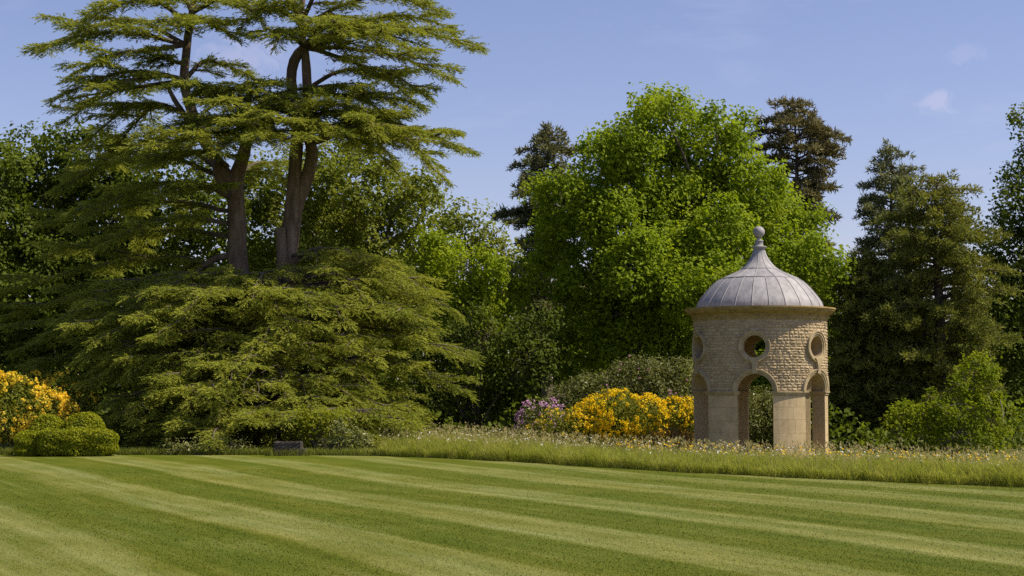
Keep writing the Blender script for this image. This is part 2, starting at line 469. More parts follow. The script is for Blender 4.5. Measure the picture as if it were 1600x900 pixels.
M['amber'] = leaf_mat('amber_azalea_petals', [(0.0, (0.82, 0.54, 0.03)), (0.5, (0.90, 0.68, 0.06)), (1.0, (0.94, 0.78, 0.20))], 0.4, (1, 0.97, 0.4))
M['mauve'] = leaf_mat('mauve_petals', [(0.0, (0.55, 0.27, 0.54)), (0.5, (0.72, 0.44, 0.70)), (1.0, (0.84, 0.62, 0.82))], 0.3, (1, 0.85, 1))
M['pinkbud'] = leaf_mat('pink_petals', [(0.0, (0.45, 0.20, 0.32)), (1.0, (0.70, 0.45, 0.55))], 0.3, (1, 0.8, 0.9))
M['box'] = leaf_mat('clipped_box_leaves', [(0.0, (0.14, 0.17, 0.010)), (0.5, (0.26, 0.285, 0.016)), (1.0, (0.40, 0.405, 0.03))], 0.4)
M['boxcore'] = noise_mat('hedge_core', [(0.3, (0.02, 0.03, 0.006)), (0.7, (0.05, 0.07, 0.012))], scale=20, bump=0.8)
M['heath'] = leaf_mat('russet_heath', [(0.0, (0.16, 0.09, 0.03)), (0.5, (0.27, 0.16, 0.07)), (1.0, (0.36, 0.26, 0.12))], 0.2)
M['deadwood'] = noise_mat('dead_twigs', [(0.3, (0.15, 0.12, 0.10)), (0.7, (0.28, 0.235, 0.20))], scale=20, bump=0)
M['rubble'] = noise_mat('rubble_limestone', [(0.15, (0.27, 0.21, 0.128)), (0.5, (0.44, 0.345, 0.222)), (0.85, (0.57, 0.465, 0.315))], scale=9, detail=8, rough=0.95, bump=0.8, bscale=40, per_object=0.35, spec=0.05, stain=(0.15, 0.135, 0.11), stain_amt=0.6)
M['mortar'] = noise_mat('mortar', [(0.25, (0.30, 0.235, 0.14)), (0.75, (0.44, 0.35, 0.215))], scale=12, bump=0.5, rough=0.95, spec=0.05)
M['ashlar'] = noise_mat('ashlar_limestone', [(0.15, (0.34, 0.255, 0.15)), (0.5, (0.49, 0.38, 0.23)), (0.85, (0.58, 0.465, 0.30))], scale=3.4, detail=10, rough=0.9, bump=0.25, bscale=45, per_object=0.12, spec=0.05, stain=(0.17, 0.145, 0.11), stain_amt=0.55)
M['trim'] = noise_mat('carved_limestone', [(0.2, (0.22, 0.175, 0.105)), (0.5, (0.37, 0.295, 0.18)), (0.8, (0.49, 0.40, 0.26))], scale=4.5, detail=9, rough=0.9, bump=0.3, bscale=40, spec=0.05, stain=(0.13, 0.12, 0.105), stain_amt=0.75)
M['cornice'] = noise_mat('cornice_limestone', [(0.2, (0.17, 0.12, 0.045)), (0.5, (0.33, 0.235, 0.095)), (0.8, (0.45, 0.335, 0.15))], scale=3.2, detail=9, rough=0.9, bump=0.3, bscale=40, spec=0.05, stretch=(1, 1, 2.5), stain=(0.15, 0.13, 0.10), stain_amt=0.6)
M['lead'] = noise_mat('weathered_lead', [(0.2, (0.165, 0.165, 0.185)), (0.5, (0.285, 0.28, 0.30)), (0.8, (0.44, 0.42, 0.43))], scale=2.2, detail=10, rough=0.6, bump=0.15, bscale=14, spec=0.3, stretch=(3.2, 3.2, 0.6), per_object=0.15, stain=(0.10, 0.09, 0.09), stain_amt=0.6)
M['leadroll'] = noise_mat('lead_roll', [(0.2, (0.20, 0.195, 0.205)), (0.8, (0.38, 0.365, 0.37))], scale=4, rough=0.65, bump=0.1, spec=0.25)
M['trough'] = noise_mat('dark_weathered_stone', [(0.2, (0.022, 0.02, 0.018)), (0.55, (0.055, 0.048, 0.043)), (0.85, (0.13, 0.112, 0.10))], scale=8, detail=8, rough=0.95, bump=0.8, bscale=30)

# ------------------------------------------------------------------ terrain
EDGE = np.array([at(px, py, EYE * FPX / (py - 610.0))[:2] for px, py in
                 [(0, 708.5), (200, 709.5), (400, 711.5), (600, 714.5), (800, 723.0), (1000, 734.0), (1300, 749.0), (1600, 763.0)]])
dE = EDGE[-1] - EDGE[-2]
EDGE = np.vstack([[(-70, 47.5), (-30, 46.2)], EDGE, [EDGE[-1] + dE * 3, EDGE[-1] + dE * 9]])


def edge_y(x):
    return np.interp(x, EDGE[:, 0], EDGE[:, 1])


def ground_z(x, y):
    x = np.asarray(x, float); y = np.asarray(y, float)
    s = y - edge_y(x)
    und = 0.022 * np.sin(0.33 * x + 0.21 * y) + 0.018 * np.sin(0.17 * x - 0.29 * y + 1.3)
    drop = -0.38 * smooth01((s - 1.0) / 12.0) * smooth01((x + 2.0) / 6.0)
    return und * smooth01((60 - y) / 20) + drop


def grid_sheet(xs, ys_fn, nrow, lift):
    V = []
    for x in xs:
        ys = ys_fn(x)
        V.append(np.stack([np.full(nrow, x), ys, ground_z(x, ys) + lift(x, ys)], -1))
    V = np.concatenate(V)
    i = np.arange(len(xs) - 1)[:, None] * nrow; j = np.arange(nrow - 1)[None, :]
    F = np.stack([i + j, i + nrow + j, i + nrow + j + 1, i + j + 1], -1).reshape(-1, 4)
    return V, F


gx = np.concatenate([np.linspace(-900, -62, 14), np.arange(-60, 60.1, 1.0), np.linspace(62, 900, 14)])
gy = np.concatenate([np.linspace(-80, -2, 10), np.arange(0, 80.1, 1.0), np.linspace(84, 1800, 24)])
ground = obj('ground', [grid_sheet(gx, lambda x: gy, len(gy), lambda x, y: np.where(y < edge_y(x) - 0.6, -0.06, 0.0))], M['soil'], smooth=True)
props(ground, 'dark woodland ground reaching away beneath the trees', kind='structure')
lx = np.arange(-60, 45.01, 0.5)
tt = np.linspace(0, 1, 70) ** 1.0
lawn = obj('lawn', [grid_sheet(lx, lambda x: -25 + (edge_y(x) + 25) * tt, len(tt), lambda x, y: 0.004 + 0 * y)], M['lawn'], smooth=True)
props(lawn, 'mown lawn with light and dark mowing stripes', kind='structure')

# ------------------------------------------------------------------ pavilion
PR = 2.0          # outer wall radius
PT = 0.42         # wall thickness
PY = 50.3
PX = at(1188, 610, PY)[0]
PZ = float(ground_z(PX, PY)) - 0.02
pav = thing('garden_pavilion', 'round honey-coloured stone garden pavilion with arches and domed lead roof', 'pavilion', (PX, PY, PZ), math.atan2(-PX, PY))


def zl(z):        # world height -> pavilion height
    return z - PZ


ARCH0 = R(-4.5)
HA = R(15)
Z_SPRING, Z_TOP = zl(1.67), zl(3.86)
AR = PR * math.sin(HA)      # arch radius
OZ, OR_ = zl(2.98), 0.325   # oculus centre and radius


def arc_outline(off=0.0, n=22):
    """arch opening in elevation (lateral, z), from left foot over the crown to right foot"""
    r = AR + off
    a = np.linspace(math.pi, 0, n)
    return np.stack([r * np.cos(a), Z_SPRING + r * np.sin(a)], -1)


def oc_outline(off=0.0, n=32):
    a = np.linspace(0, 2 * math.pi, n, endpoint=False)
    return np.stack([(OR_ + off) * np.cos(a), OZ + (OR_ + off) * np.sin(a)], -1)


def on_cyl(lat, z, rad, base):
    """lateral offset (straight across the opening's axis) -> point at radius rad"""
    u = np.arcsin(np.clip(np.asarray(lat) / rad, -1, 1)) + base
    return np.stack([rad * np.sin(u), -rad * np.cos(u), np.asarray(z) + 0 * u], -1)


def wall_sector():
    """one sixth of the drum with an arched opening and a round window, centred on angle 0"""
    H = R(30)
    def ang(lat): return np.arcsin(lat / PR)
    outer = [(-H, 0.0), (-HA, 0.0)]
    ao = arc_outline()
    outer += [(float(ang(l)), float(z)) for l, z in ao]
    outer += [(HA, 0.0), (H, 0.0), (H, Z_TOP), (-H, Z_TOP)]
    hole = [(float(ang(l)), float(z)) for l, z in oc_outline()]
    pts = list(outer) + list(hole)
    no = len(outer); nh = len(hole)
    # points along the straight sides and inside, so that the curved faces stay round
    edges = [(i, (i + 1) % no) for i in range(no)] + [(no + i, no + (i + 1) % nh) for i in range(nh)]
    inner = []
    for u in np.linspace(-H, H, 13):
        for z in np.linspace(0, Z_TOP, 13):
            l = PR * math.sin(u)
            inarch = (abs(l) < AR + 0.03 and z < Z_SPRING) or (l * l + (z - Z_SPRING) ** 2 < (AR + 0.03) ** 2)
            inoc = l * l + (z - OZ) ** 2 < (OR_ + 0.03) ** 2
            if not inarch and not inoc:
                inner.append((float(u), float(z)))
    allp = [Vector((p[0] * PR, p[1])) for p in pts + inner]
    v, e, f, ov, oe, of = delaunay_2d_cdt(allp, edges, [], 0, 1e-4)
    tri = []
    for t in f:
        cx = sum(v[i].x for i in t) / len(t) / PR; cz = sum(v[i].y for i in t) / len(t)
        l = PR * math.sin(cx)
        if (abs(l) < AR and cz < Z_SPRING) or (l * l + (cz - Z_SPRING) ** 2 < AR * AR and cz >= Z_SPRING) or l * l + (cz - OZ) ** 2 < OR_ ** 2:
            continue
        if len(t) == 3:
            tri.append(tuple(t))
    U = np.array([p.x / PR for p in v]); Z = np.array([p.y for p in v])
    ri = PR - PT
    w = 1 - smooth01((np.abs(U) - R(16)) / R(13))
    Ui = U + w * (np.arcsin(np.clip(PR * np.sin(U) / ri, -1, 1)) - U)
    ro = PR - 0.009
    Vo = np.stack([ro * np.sin(U), -ro * np.cos(U), Z], -1)
    Vi = np.stack([ri * np.sin(Ui), -ri * np.cos(Ui), Z], -1)
    n = len(v)
    F = [t for t in tri] + [(a + n, c + n, b + n) for a, b, c in tri]
    cnt = {}
    for t in tri:
        for a, b in ((t[0], t[1]), (t[1], t[2]), (t[2], t[0])):
            cnt[(a, b)] = 1
    Q = []
    for (a, b) in cnt:
        if (b, a) not in cnt:
            if abs(abs(U[a]) - H) < 1e-4 and abs(abs(U[b]) - H) < 1e-4: continue
            Q.append((b, a, a + n, b + n))
    Vall = np.vstack([Vo, Vi])
    return [(Vall, np.array(F)), (Vall, np.array(Q))]


wall_me = mesh_data('wall', wall_sector(), M['mortar'])
BASES = [ARCH0 + k * math.pi / 3 for k in range(6)]
for b in BASES:
    link('wall', wall_me, pav, rz=b)

# raised surrounds: archivolt, round window frame, keystone; one mesh each, six copies
PROF = [(-0.004, -0.10), (-0.004, 0.030), (0.045, 0.034), (0.05, 0.058), (0.10, 0.066), (0.118, 0.085), (0.142, 0.08), (0.146, -0.03)]


def sweep(fn, closed, prof):
    rings = []
    for off, h in prof:
        o = fn(off)
        rings.append(on_cyl(o[:, 0], o[:, 1], PR + h, 0.0))
    V = np.stack(rings, 1)      # (n, m, 3)
    n, m = V.shape[:2]
    F = []
    for i in range(n if closed else n - 1):
        j = (i + 1) % n
        for p in range(m - 1):
            F.append((i * m + p, i * m + p + 1, j * m + p + 1, j * m + p))
    return V.reshape(-1, 3), np.array(F)


arch_me = mesh_data('arch_surround', [sweep(lambda o: arc_outline(o, 26), False, PROF)], M['trim'])
oc_me = mesh_data('round_window_frame', [sweep(lambda o: oc_outline(o, 40), True, PROF)], M['trim'])
kz = np.linspace(Z_SPRING + AR + 0.005, OZ - OR_ - 0.01, 9)
kt = np.linspace(0, 1, 9)
kw = 0.085 - 0.03 * np.sin(kt * math.pi) + 0.10 * kt ** 3
kV = np.vstack([on_cyl(-kw, kz, PR + 0.1, 0), on_cyl(kw, kz, PR + 0.1, 0), on_cyl(-kw - 0.012, kz, PR - 0.02, 0), on_cyl(kw + 0.012, kz, PR - 0.02, 0)])
kF = []
for i in range(8):
    kF += [(i, 9 + i, 9 + i + 1, i + 1), (18 + i, i, i + 1, 18 + i + 1), (9 + i, 27 + i, 27 + i + 1, 9 + i + 1)]
kF += [(0, 18, 27, 9), (8, 17, 35, 26)]
key_me = mesh_data('keystone', [(kV, np.array(kF))], M['trim'])
for b in BASES:
    link('arch_surround', arch_me, pav, rz=b)
    link('round_window_frame', oc_me, pav, rz=b)
    link('keystone', key_me, pav, rz=b)


# impost bands wrapping each pier
def pier_outline(e):
    ro, ri = PR + e, PR - PT - e
    a0 = math.asin((AR - e) / ro); a1 = math.asin((AR - e) / ri)
    po = [(ro, a) for a in np.linspace(a0, R(60) - a0, 9)]
    pi_ = [(ri, a) for a in np.linspace(R(60) - a1, a1, 7)]
    return np.array([(r * math.sin(a), -r * math.cos(a)) for r, a in po + pi_])


IMP = [(0.0, Z_SPRING - 0.115), (0.028, Z_SPRING - 0.105), (0.032, Z_SPRING - 0.07), (0.062, Z_SPRING - 0.04), (0.066, Z_SPRING + 0.004), (0.0, Z_SPRING + 0.012)]
iv = np.stack([np.column_stack([pier_outline(e), np.full(16, z)]) for e, z in IMP])
iF = []
for p in range(len(IMP) - 1):
    for i in range(16):
        j = (i + 1) % 16
        iF.append((p * 16 + i, p * 16 + j, (p + 1) * 16 + j, (p + 1) * 16 + i))
imp_me = mesh_data('impost', [(iv.reshape(-1, 3), np.array(iF))], M['trim'])
for b in BASES:
    link('impost', imp_me, pav, rz=b)


def panel(u0, u1, z0, z1, r0, r1, n=4, bev=0.006):
    """curved block on the drum: back at r0, face at r1, worn arrises"""
    us = np.linspace(u0, u1, n + 1)
    du = bev / PR
    ui = np.linspace(u0 + du, u1 - du, n + 1)
    def ring(uu, r, z): return np.stack([r * np.sin(uu), -r * np.cos(uu), np.full(len(uu), z)], -1)
    V = np.vstack([ring(us, r0, z0), ring(us, r0, z1), ring(ui, r1, z0 + bev), ring(ui, r1, z1 - bev)])
    k = n + 1
    F = []
    for i in range(n):
        F += [(2 * k + i, 2 * k + i + 1, 3 * k + i + 1, 3 * k + i), (i, i + 1, 2 * k + i + 1, 2 * k + i), (3 * k + i, 3 * k + i + 1, k + i + 1, k + i)]
    F += [(0, 2 * k, 3 * k, k), (n, k + n, 3 * k + n, 2 * k + n)]
    return V, np.array(F)


rng = np.random.default_rng(5)
pier_h = Z_SPRING - 0.115
for k in range(6):
    z = 0.0
    hs = rng.uniform(0.85, 1.15, 5); hs *= pier_h / hs.sum()
    a0, a1 = BASES[k] + HA, BASES[k] + R(45)
    for ci, h in enumerate(hs):
        cuts = [a0, a0 + (a1 - a0) * rng.uniform(0.38, 0.62), a1] if (ci + k) % 2 else [a0, a0 + (a1 - a0) * rng.uniform(0.62, 0.75), a1]
        for i in range(len(cuts) - 1):
            o = obj('ashlar_block', [panel(cuts[i] + 0.0006, cuts[i + 1] - 0.0006, z + 0.0012, z + h - 0.0012, PR - 0.008, PR + rng.uniform(0, 0.003), 4, 0.002)], M['ashlar'], pav)
        z += h


# coursed rubble of the upper drum: every stone a rough block with recessed joints
def blocked(z0, z1):
    """half-width (as an angle) that openings and their surrounds take at this course"""
    half = 0.0
    for z in np.linspace(z0, z1, 5):
        if z < Z_SPRING + AR + 0.09:
            d = (AR + 0.085) ** 2 - (z - Z_SPRING) ** 2
            if d > 0: half = max(half, math.asin(math.sqrt(d) / PR))
        d = (OR_ + 0.075) ** 2 - (z - OZ) ** 2
        if d > 0: half = max(half, math.asin(math.sqrt(d) / PR))
        if Z_SPRING + AR < z < OZ - OR_: half = max(half, 0.022)
    return half


def rock(u0, u1, z0, z1, rng):
    d = rng.uniform(0.003, 0.018)
    r0 = PR - 0.02
    b = 0.014
    j = lambda s: rng.normal(0, s)
    back = [(u0, z0), (u1, z0), (u1, z1), (u0, z1)]
    V = [(u, z, r0) for u, z in back]
    um, zm = (u0 + u1) / 2, (z0 + z1) / 2
    du = b / PR
    fr = [(u0 + du, z0 + b), (um, z0 + b * 0.8), (u1 - du, z0 + b), (u1 - du, z1 - b), (um, z1 - b * 0.8), (u0 + du, z1 - b)]
    V += [(u + j(0.003), z + j(0.004), PR + d * rng.uniform(0.25, 1.0) - 0.006) for u, z in fr]
    V += [(um + j(0.012), zm + j(0.012), PR + d + rng.uniform(0.0, 0.014))]
    P = np.array([(r * math.sin(u), -r * math.cos(u), z) for u, z, r in V])
    T = [(0, 5, 4), (0, 1, 5), (1, 6, 5), (1, 2, 6), (2, 7, 6), (2, 3, 7), (3, 8, 7), (3, 9, 8), (3, 0, 9), (0, 4, 9)]
    T += [(10, 4, 5), (10, 5, 6), (10, 6, 7), (10, 7, 8), (10, 8, 9), (10, 9, 4)]
    return P, np.array([t for t in T])


stones = []
z = Z_SPRING + 0.016
while z < Z_TOP - 0.05:
    h = rng.uniform(0.062, 0.102)
    if z + h > Z_TOP - 0.03: h = Z_TOP - z
    half = blocked(z, z + h)
    for k in range(6):
        a0 = BASES[k] + half; a1 = BASES[k] + math.pi / 3 - half
        if half == 0: a0 += rng.uniform(0, 0.0)
        u = a0
        while u < a1 - 0.004:
            w = rng.uniform(0.085, 0.24) / PR
            if a1 - (u + w) < 0.045: w = a1 - u
            w = min(w, a1 - u)
            stones.append((u + 0.0025, u + w - 0.0025, z + 0.005, z + h - 0.005))
            u += w
    z += h


def facing(s):
    m = ((s[0] + s[1]) / 2 + math.pi) % (2 * math.pi) - math.pi
    return math.cos(m) * (s[1] - s[0]) * (s[3] - s[2]) * (1.6 if -0.1 < m < 1.3 else 1.0)


stones.sort(key=facing, reverse=True)
for s in stones[:300]:
    obj('stone', [rock(*s, rng)], M['rubble'], pav)
chunks = []
for s in stones[300:]:
    V_, F_ = rock(*s, rng)
    chunks.append((V_, F_, np.full(len(F_), rng.random())))
props(obj('stonework', chunks, M['rubble'], pav), kind='stuff')

# cornice, floor, ceiling
CT = zl(4.155)
corn = [(PR - 0.2, zl(3.795)), (2.035, zl(3.795)), (2.04, zl(3.895)), (2.06, zl(3.905)), (2.068, zl(3.935)), (2.09, zl(3.95)), (2.115, zl(3.965)), (2.165, zl(3.995)), (2.20, zl(4.03)), (2.205, zl(4.055)), (2.235, zl(4.06)), (2.25, zl(4.10)), (2.27, zl(4.115)), (2.27, CT), (1.6, CT + 0.02)]
nb = 16
for k in range(nb):       # cornice stones, butted with hairline joints
    a0 = ARCH0 + R(4) + k * 2 * math.pi / nb; a1 = a0 + 2 * math.pi / nb
    V, F = revolve([(r, z_ + 0) for r, z_ in corn], a0 + 0.0008, a1 - 0.0008, 10, False)
    obj('cornice_block', [(V, F)], M['cornice'], pav)
V, F = revolve([(0.001, zl(3.74)), (1.0, zl(3.74)), (PR - 0.1, zl(3.74)), (PR - 0.1, zl(3.79))], n=48)
obj('ceiling', [(V, F[:, ::-1])], M['mortar'], pav)
V, F = revolve([(2.25, -0.3), (2.25, 0.03), (2.22, 0.05), (0.001, 0.05)], n=64)
obj('floor_slab', [(V, F)], M['ashlar'], pav)

# lead dome: gores between rolls, ogee profile
DP = np.array([(1.905, 4.14), (1.90, 4.22), (1.862, 4.33), (1.785, 4.45), (1.69, 4.575), (1.595, 4.69), (1.47, 4.83), (1.325, 4.965), (1.17, 5.065), (0.99, 5.15), (0.81, 5.225), (0.67, 5.29), (0.56, 5.355), (0.45, 5.445), (0.36, 5.55), (0.28, 5.66), (0.222, 5.765), (0.185, 5.85), (0.172, 5.93)])
DP[:, 1] -= PZ
NG = 24
st = 2 * math.pi / NG
low, upp = DP[:9], DP[8:]


def gore(prof, a, n, lift=0.0):
    V, F = revolve([(r + lift, z_) for r, z_ in prof], -a / 2, a / 2, n, False)
    return V, F


low_me = mesh_data('lead_panel', [gore(low, st, 3)], M['lead'], True)
mid_me = mesh_data('lead_panel', [gore(DP[8:13], st * 2, 5, 0.008)], M['lead'], True)
up_me = mesh_data('lead_panel', [gore(DP[12:], st * 2, 5, 0.014)], M['lead'], True)


def roll_path(prof, lift):
    return np.stack([0 * prof[:, 0], -(prof[:, 0] + lift), prof[:, 1]], -1)


rl_me = mesh_data('lead_roll', [tube(roll_path(low, 0.003), 0.014, 6)], M['leadroll'], True)
ru_me = mesh_data('lead_roll', [tube(roll_path(upp, 0.012), np.linspace(0.016, 0.009, len(upp)), 6)], M['leadroll'], True)
off = R(-6.6)
for k in range(NG):
    link('lead_panel', low_me, pav, rz=off + (k + 0.5) * st)
    link('lead_roll', rl_me, pav, rz=off + k * st)
    if k % 2 == 0:
        link('lead_panel', mid_me, pav, rz=off + (k + 1) * st)
        link('lead_panel', up_me, pav, rz=off + (k + 1) * st)
        link('lead_roll', ru_me, pav, rz=off + k * st)
for zr in (8, 12):
    V, F = revolve([(DP[zr][0] + 0.012, DP[zr][1] - 0.018), (DP[zr][0] + 0.022, DP[zr][1] - 0.004), (DP[zr][0] + 0.006, DP[zr][1] + 0.02)], n=64)
    obj('lead_seam', [(V, F)], M['leadroll'], pav, True)
fin = np.array([(0.17, 5.90), (0.185, 5.93), (0.165, 5.95), (0.185, 5.985), (0.235, 6.025), (0.24, 6.05), (0.15, 6.07), (0.125, 6.09), (0.12, 6.20), (0.135, 6.215), (0.13, 6.24), (0.07, 6.26), (0.055, 6.29), (0.07, 6.325)])
fin[:, 1] -= PZ
th = np.linspace(R(-72), R(90), 20)
ball = [(max(0.178 * math.cos(t), 0.0005), zl(6.497) + 0.178 * math.sin(t)) for t in th]
V, F = revolve(fin, n=32); fo = obj('finial', [(V, F)], M['leadroll'], pav, True)
V, F = revolve(ball, n=32); obj('finial_ball', [(V, F)], M['leadroll'], fo, True)


# ------------------------------------------------------------------ trees: shared growth code
def leaf_cloud(centres, outs, rng, per, spread, flat, size, aspect, up=0.5, clump_rnd=0.66):
    """leaves gathered in clumps around each centre"""
    n = len(centres)
    k = np.maximum(3, rng.normal(per, per * 0.3, n)).astype(int)
    idx = np.repeat(np.arange(n), k)
    c = centres[idx]; o = unit(outs)[idx]
    g = np.clip(rng.normal(0, 1, (len(idx), 3)), -1.7, 1.7) * np.repeat(spread * rng.uniform(0.65, 1.35, n), k)[:, None]
    along = (g * o).sum(1, keepdims=True)
    g = g - along * o * (1 - flat)
    P = c + g
    N = unit(o * 0.3 + unit(g + 1e-6) * 0.45 + np.array([0.3, -0.25, up + 0.05]) + rng.normal(0, 0.55, g.shape))
    r = clump_rnd * rng.random(n)[idx] + (1 - clump_rnd) * rng.random(len(idx))
    return cards(P, N, size, aspect, rng, r)


def lobes_world(lobes, Y, depth=0.0, seed=0):
    out = []
    dr = np.random.default_rng(seed + 500)
    for l in lobes:
        px, py, rx, ry = l[:4]
        dy = (l[4] if len(l) > 4 else 0.0) + depth * dr.uniform(-1, 1)
        YY = Y + dy
        s = 1.0 / ppm(YY)
        out.append((at(px, py, YY), np.array([rx * s, l[5] if len(l) > 5 else 0.8 * (rx + ry) * 0.5 * s, ry * s])))
    return out


def lobe_points(L, dens, rng, jit=(0.72, 1.06), back=0.45, rag=0.0):
    Ps, Os = [], []
    for i, (c, r) in enumerate(L):
        p = 1.6
        area = 4 * math.pi * (((r[0] * r[1]) ** p + (r[0] * r[2]) ** p + (r[1] * r[2]) ** p) / 3) ** (1 / p)
        n = max(4, int(area * dens))
        d = unit(rng.normal(0, 1, (n, 3)))
        keep = (d[:, 1] < 0.35) | (rng.random(n) < back)
        d = d[keep]
        q = rng.uniform(jit[0], jit[1], len(d))
        ph = rng.uniform(0, 6.28, 5)
        q = q + rag * (np.sin(d[:, 0] * 5 + ph[0]) + np.sin(d[:, 2] * 6 + d[:, 0] * 3 + ph[1]) + np.sin(d[:, 1] * 5 + d[:, 2] * 4 + ph[2]) + 0.7 * np.sin(d[:, 0] * 11 + ph[3]) * np.sin(d[:, 2] * 10 + ph[4]))
        sh = rng.random(len(d)) < 0.07
        q = np.where(sh, q * rng.uniform(1.0, 1.0 + rag * 2.6, len(d)), q)
        P = c + d * r * q[:, None]
        ok = np.ones(len(P), bool)
        for j, (c2, r2) in enumerate(L):
            if j != i:
                ok &= (((P - c2) / r2) ** 2).sum(1) > 0.45
        Ps.append(P[ok]); Os.append(unit(d / r)[ok])
    return np.concatenate(Ps), np.concatenate(Os)


def skeleton(base, L, pts, rng, r0, nper, twig=0.012, trunk_top=None, stems=1):
    """trunk, limbs to the lobes, twigs out to some of the clumps"""
    ch = []
    base = np.asarray(base, float)
    top = trunk_top if trunk_top is not None else np.array([base[0], base[1], base[2] + 2.0])
    if stems == 1:
        ch.append(tube(catmull([base + [0, 0, -0.2], base * 0.6 + top * 0.4 + rng.normal(0, 0.06, 3), top], 8), np.linspace(r0 * 1.25, r0 * 0.75, 8), 9, rng, 0.06))
    for c, r in L:
        st_ = top if stems == 1 else base + rng.normal(0, r0, 3) * [1, 1, 0]
        d = np.linalg.norm(c - st_)
        mid = st_ * 0.5 + c * 0.5 + rng.normal(0, 0.08 * d, 3) + np.array([0, 0, 0.06 * d])
        path = catmull([st_, mid, c + rng.normal(0, 0.2, 3) * r], 9)
        rr = r0 * (0.5 if stems == 1 else 0.75) * min(1.0, 0.35 + 0.3 * r.mean())
        ch.append(tube(path, np.linspace(rr, rr * 0.25, 9), 6, rng, 0.05))
    cs = np.array([c for c, r in L])
    sel = rng.permutation(len(pts))[:nper]
    for i in sel:
        p = pts[i]
        j = np.argmin(((cs - p) ** 2).sum(1))
        c, r = L[j]
        s = c + rng.normal(0, 0.25, 3) * r
        d = np.linalg.norm(p - s)
        m = s * 0.45 + p * 0.55 + rng.normal(0, 0.1 * d, 3)
        ch.append(tube(catmull([s, m, p], 5), np.linspace(twig * (1.2 + d * 0.6), twig * 0.4, 5), 3))
    return ch


def broadleaf(name, label, lobes, Y, base_px, leaf, bark, seed, dens=2.2, per=42, spread=0.26, size=0.16, aspect=0.7, r0=0.25, ntwig=150, fill=1.0, cat='tree', group=None, jit=(0.72, 1.08), stems=1, trunk_px=None, up=0.5, back=0.45, rag=0.075, depth=1.3):
    rng = np.random.default_rng(seed)
    L = lobes_world(lobes, Y, depth, seed)
    P, O = lobe_points(L, dens, rng, jit, back, rag)
    bx, by = at(base_px, 610, Y)[:2]
    base = np.array([bx, by, float(ground_z(bx, by))])
    t = thing(name, label, cat, tuple(base), group=group)
    top = at(*trunk_px, Y) if trunk_px else None
    obj('trunk', [(v - base, f) for v, f in skeleton(base, L, P, rng, r0, ntwig, trunk_top=top, stems=stems)], bark, t, True)
    lv = [leaf_cloud(P, O, rng, per, spread, 0.75, size, aspect, up)]
    if fill > 0:       # leaves inside the crown
        for c, r in L:
            n = int(fill * 150 * r[0] * r[1] * r[2])
            d = unit(rng.normal(0, 1, (n, 3))) * (rng.random((n, 1)) ** 0.4) * 0.82
            lv.append(cards(c + d * r, rng.normal(0, 1, (n, 3)) + [0, 0, 0.5], size * 1.35, aspect, rng))
    obj('crown', [(v - base, f, r) for v, f, r in lv], leaf, t)
    return t


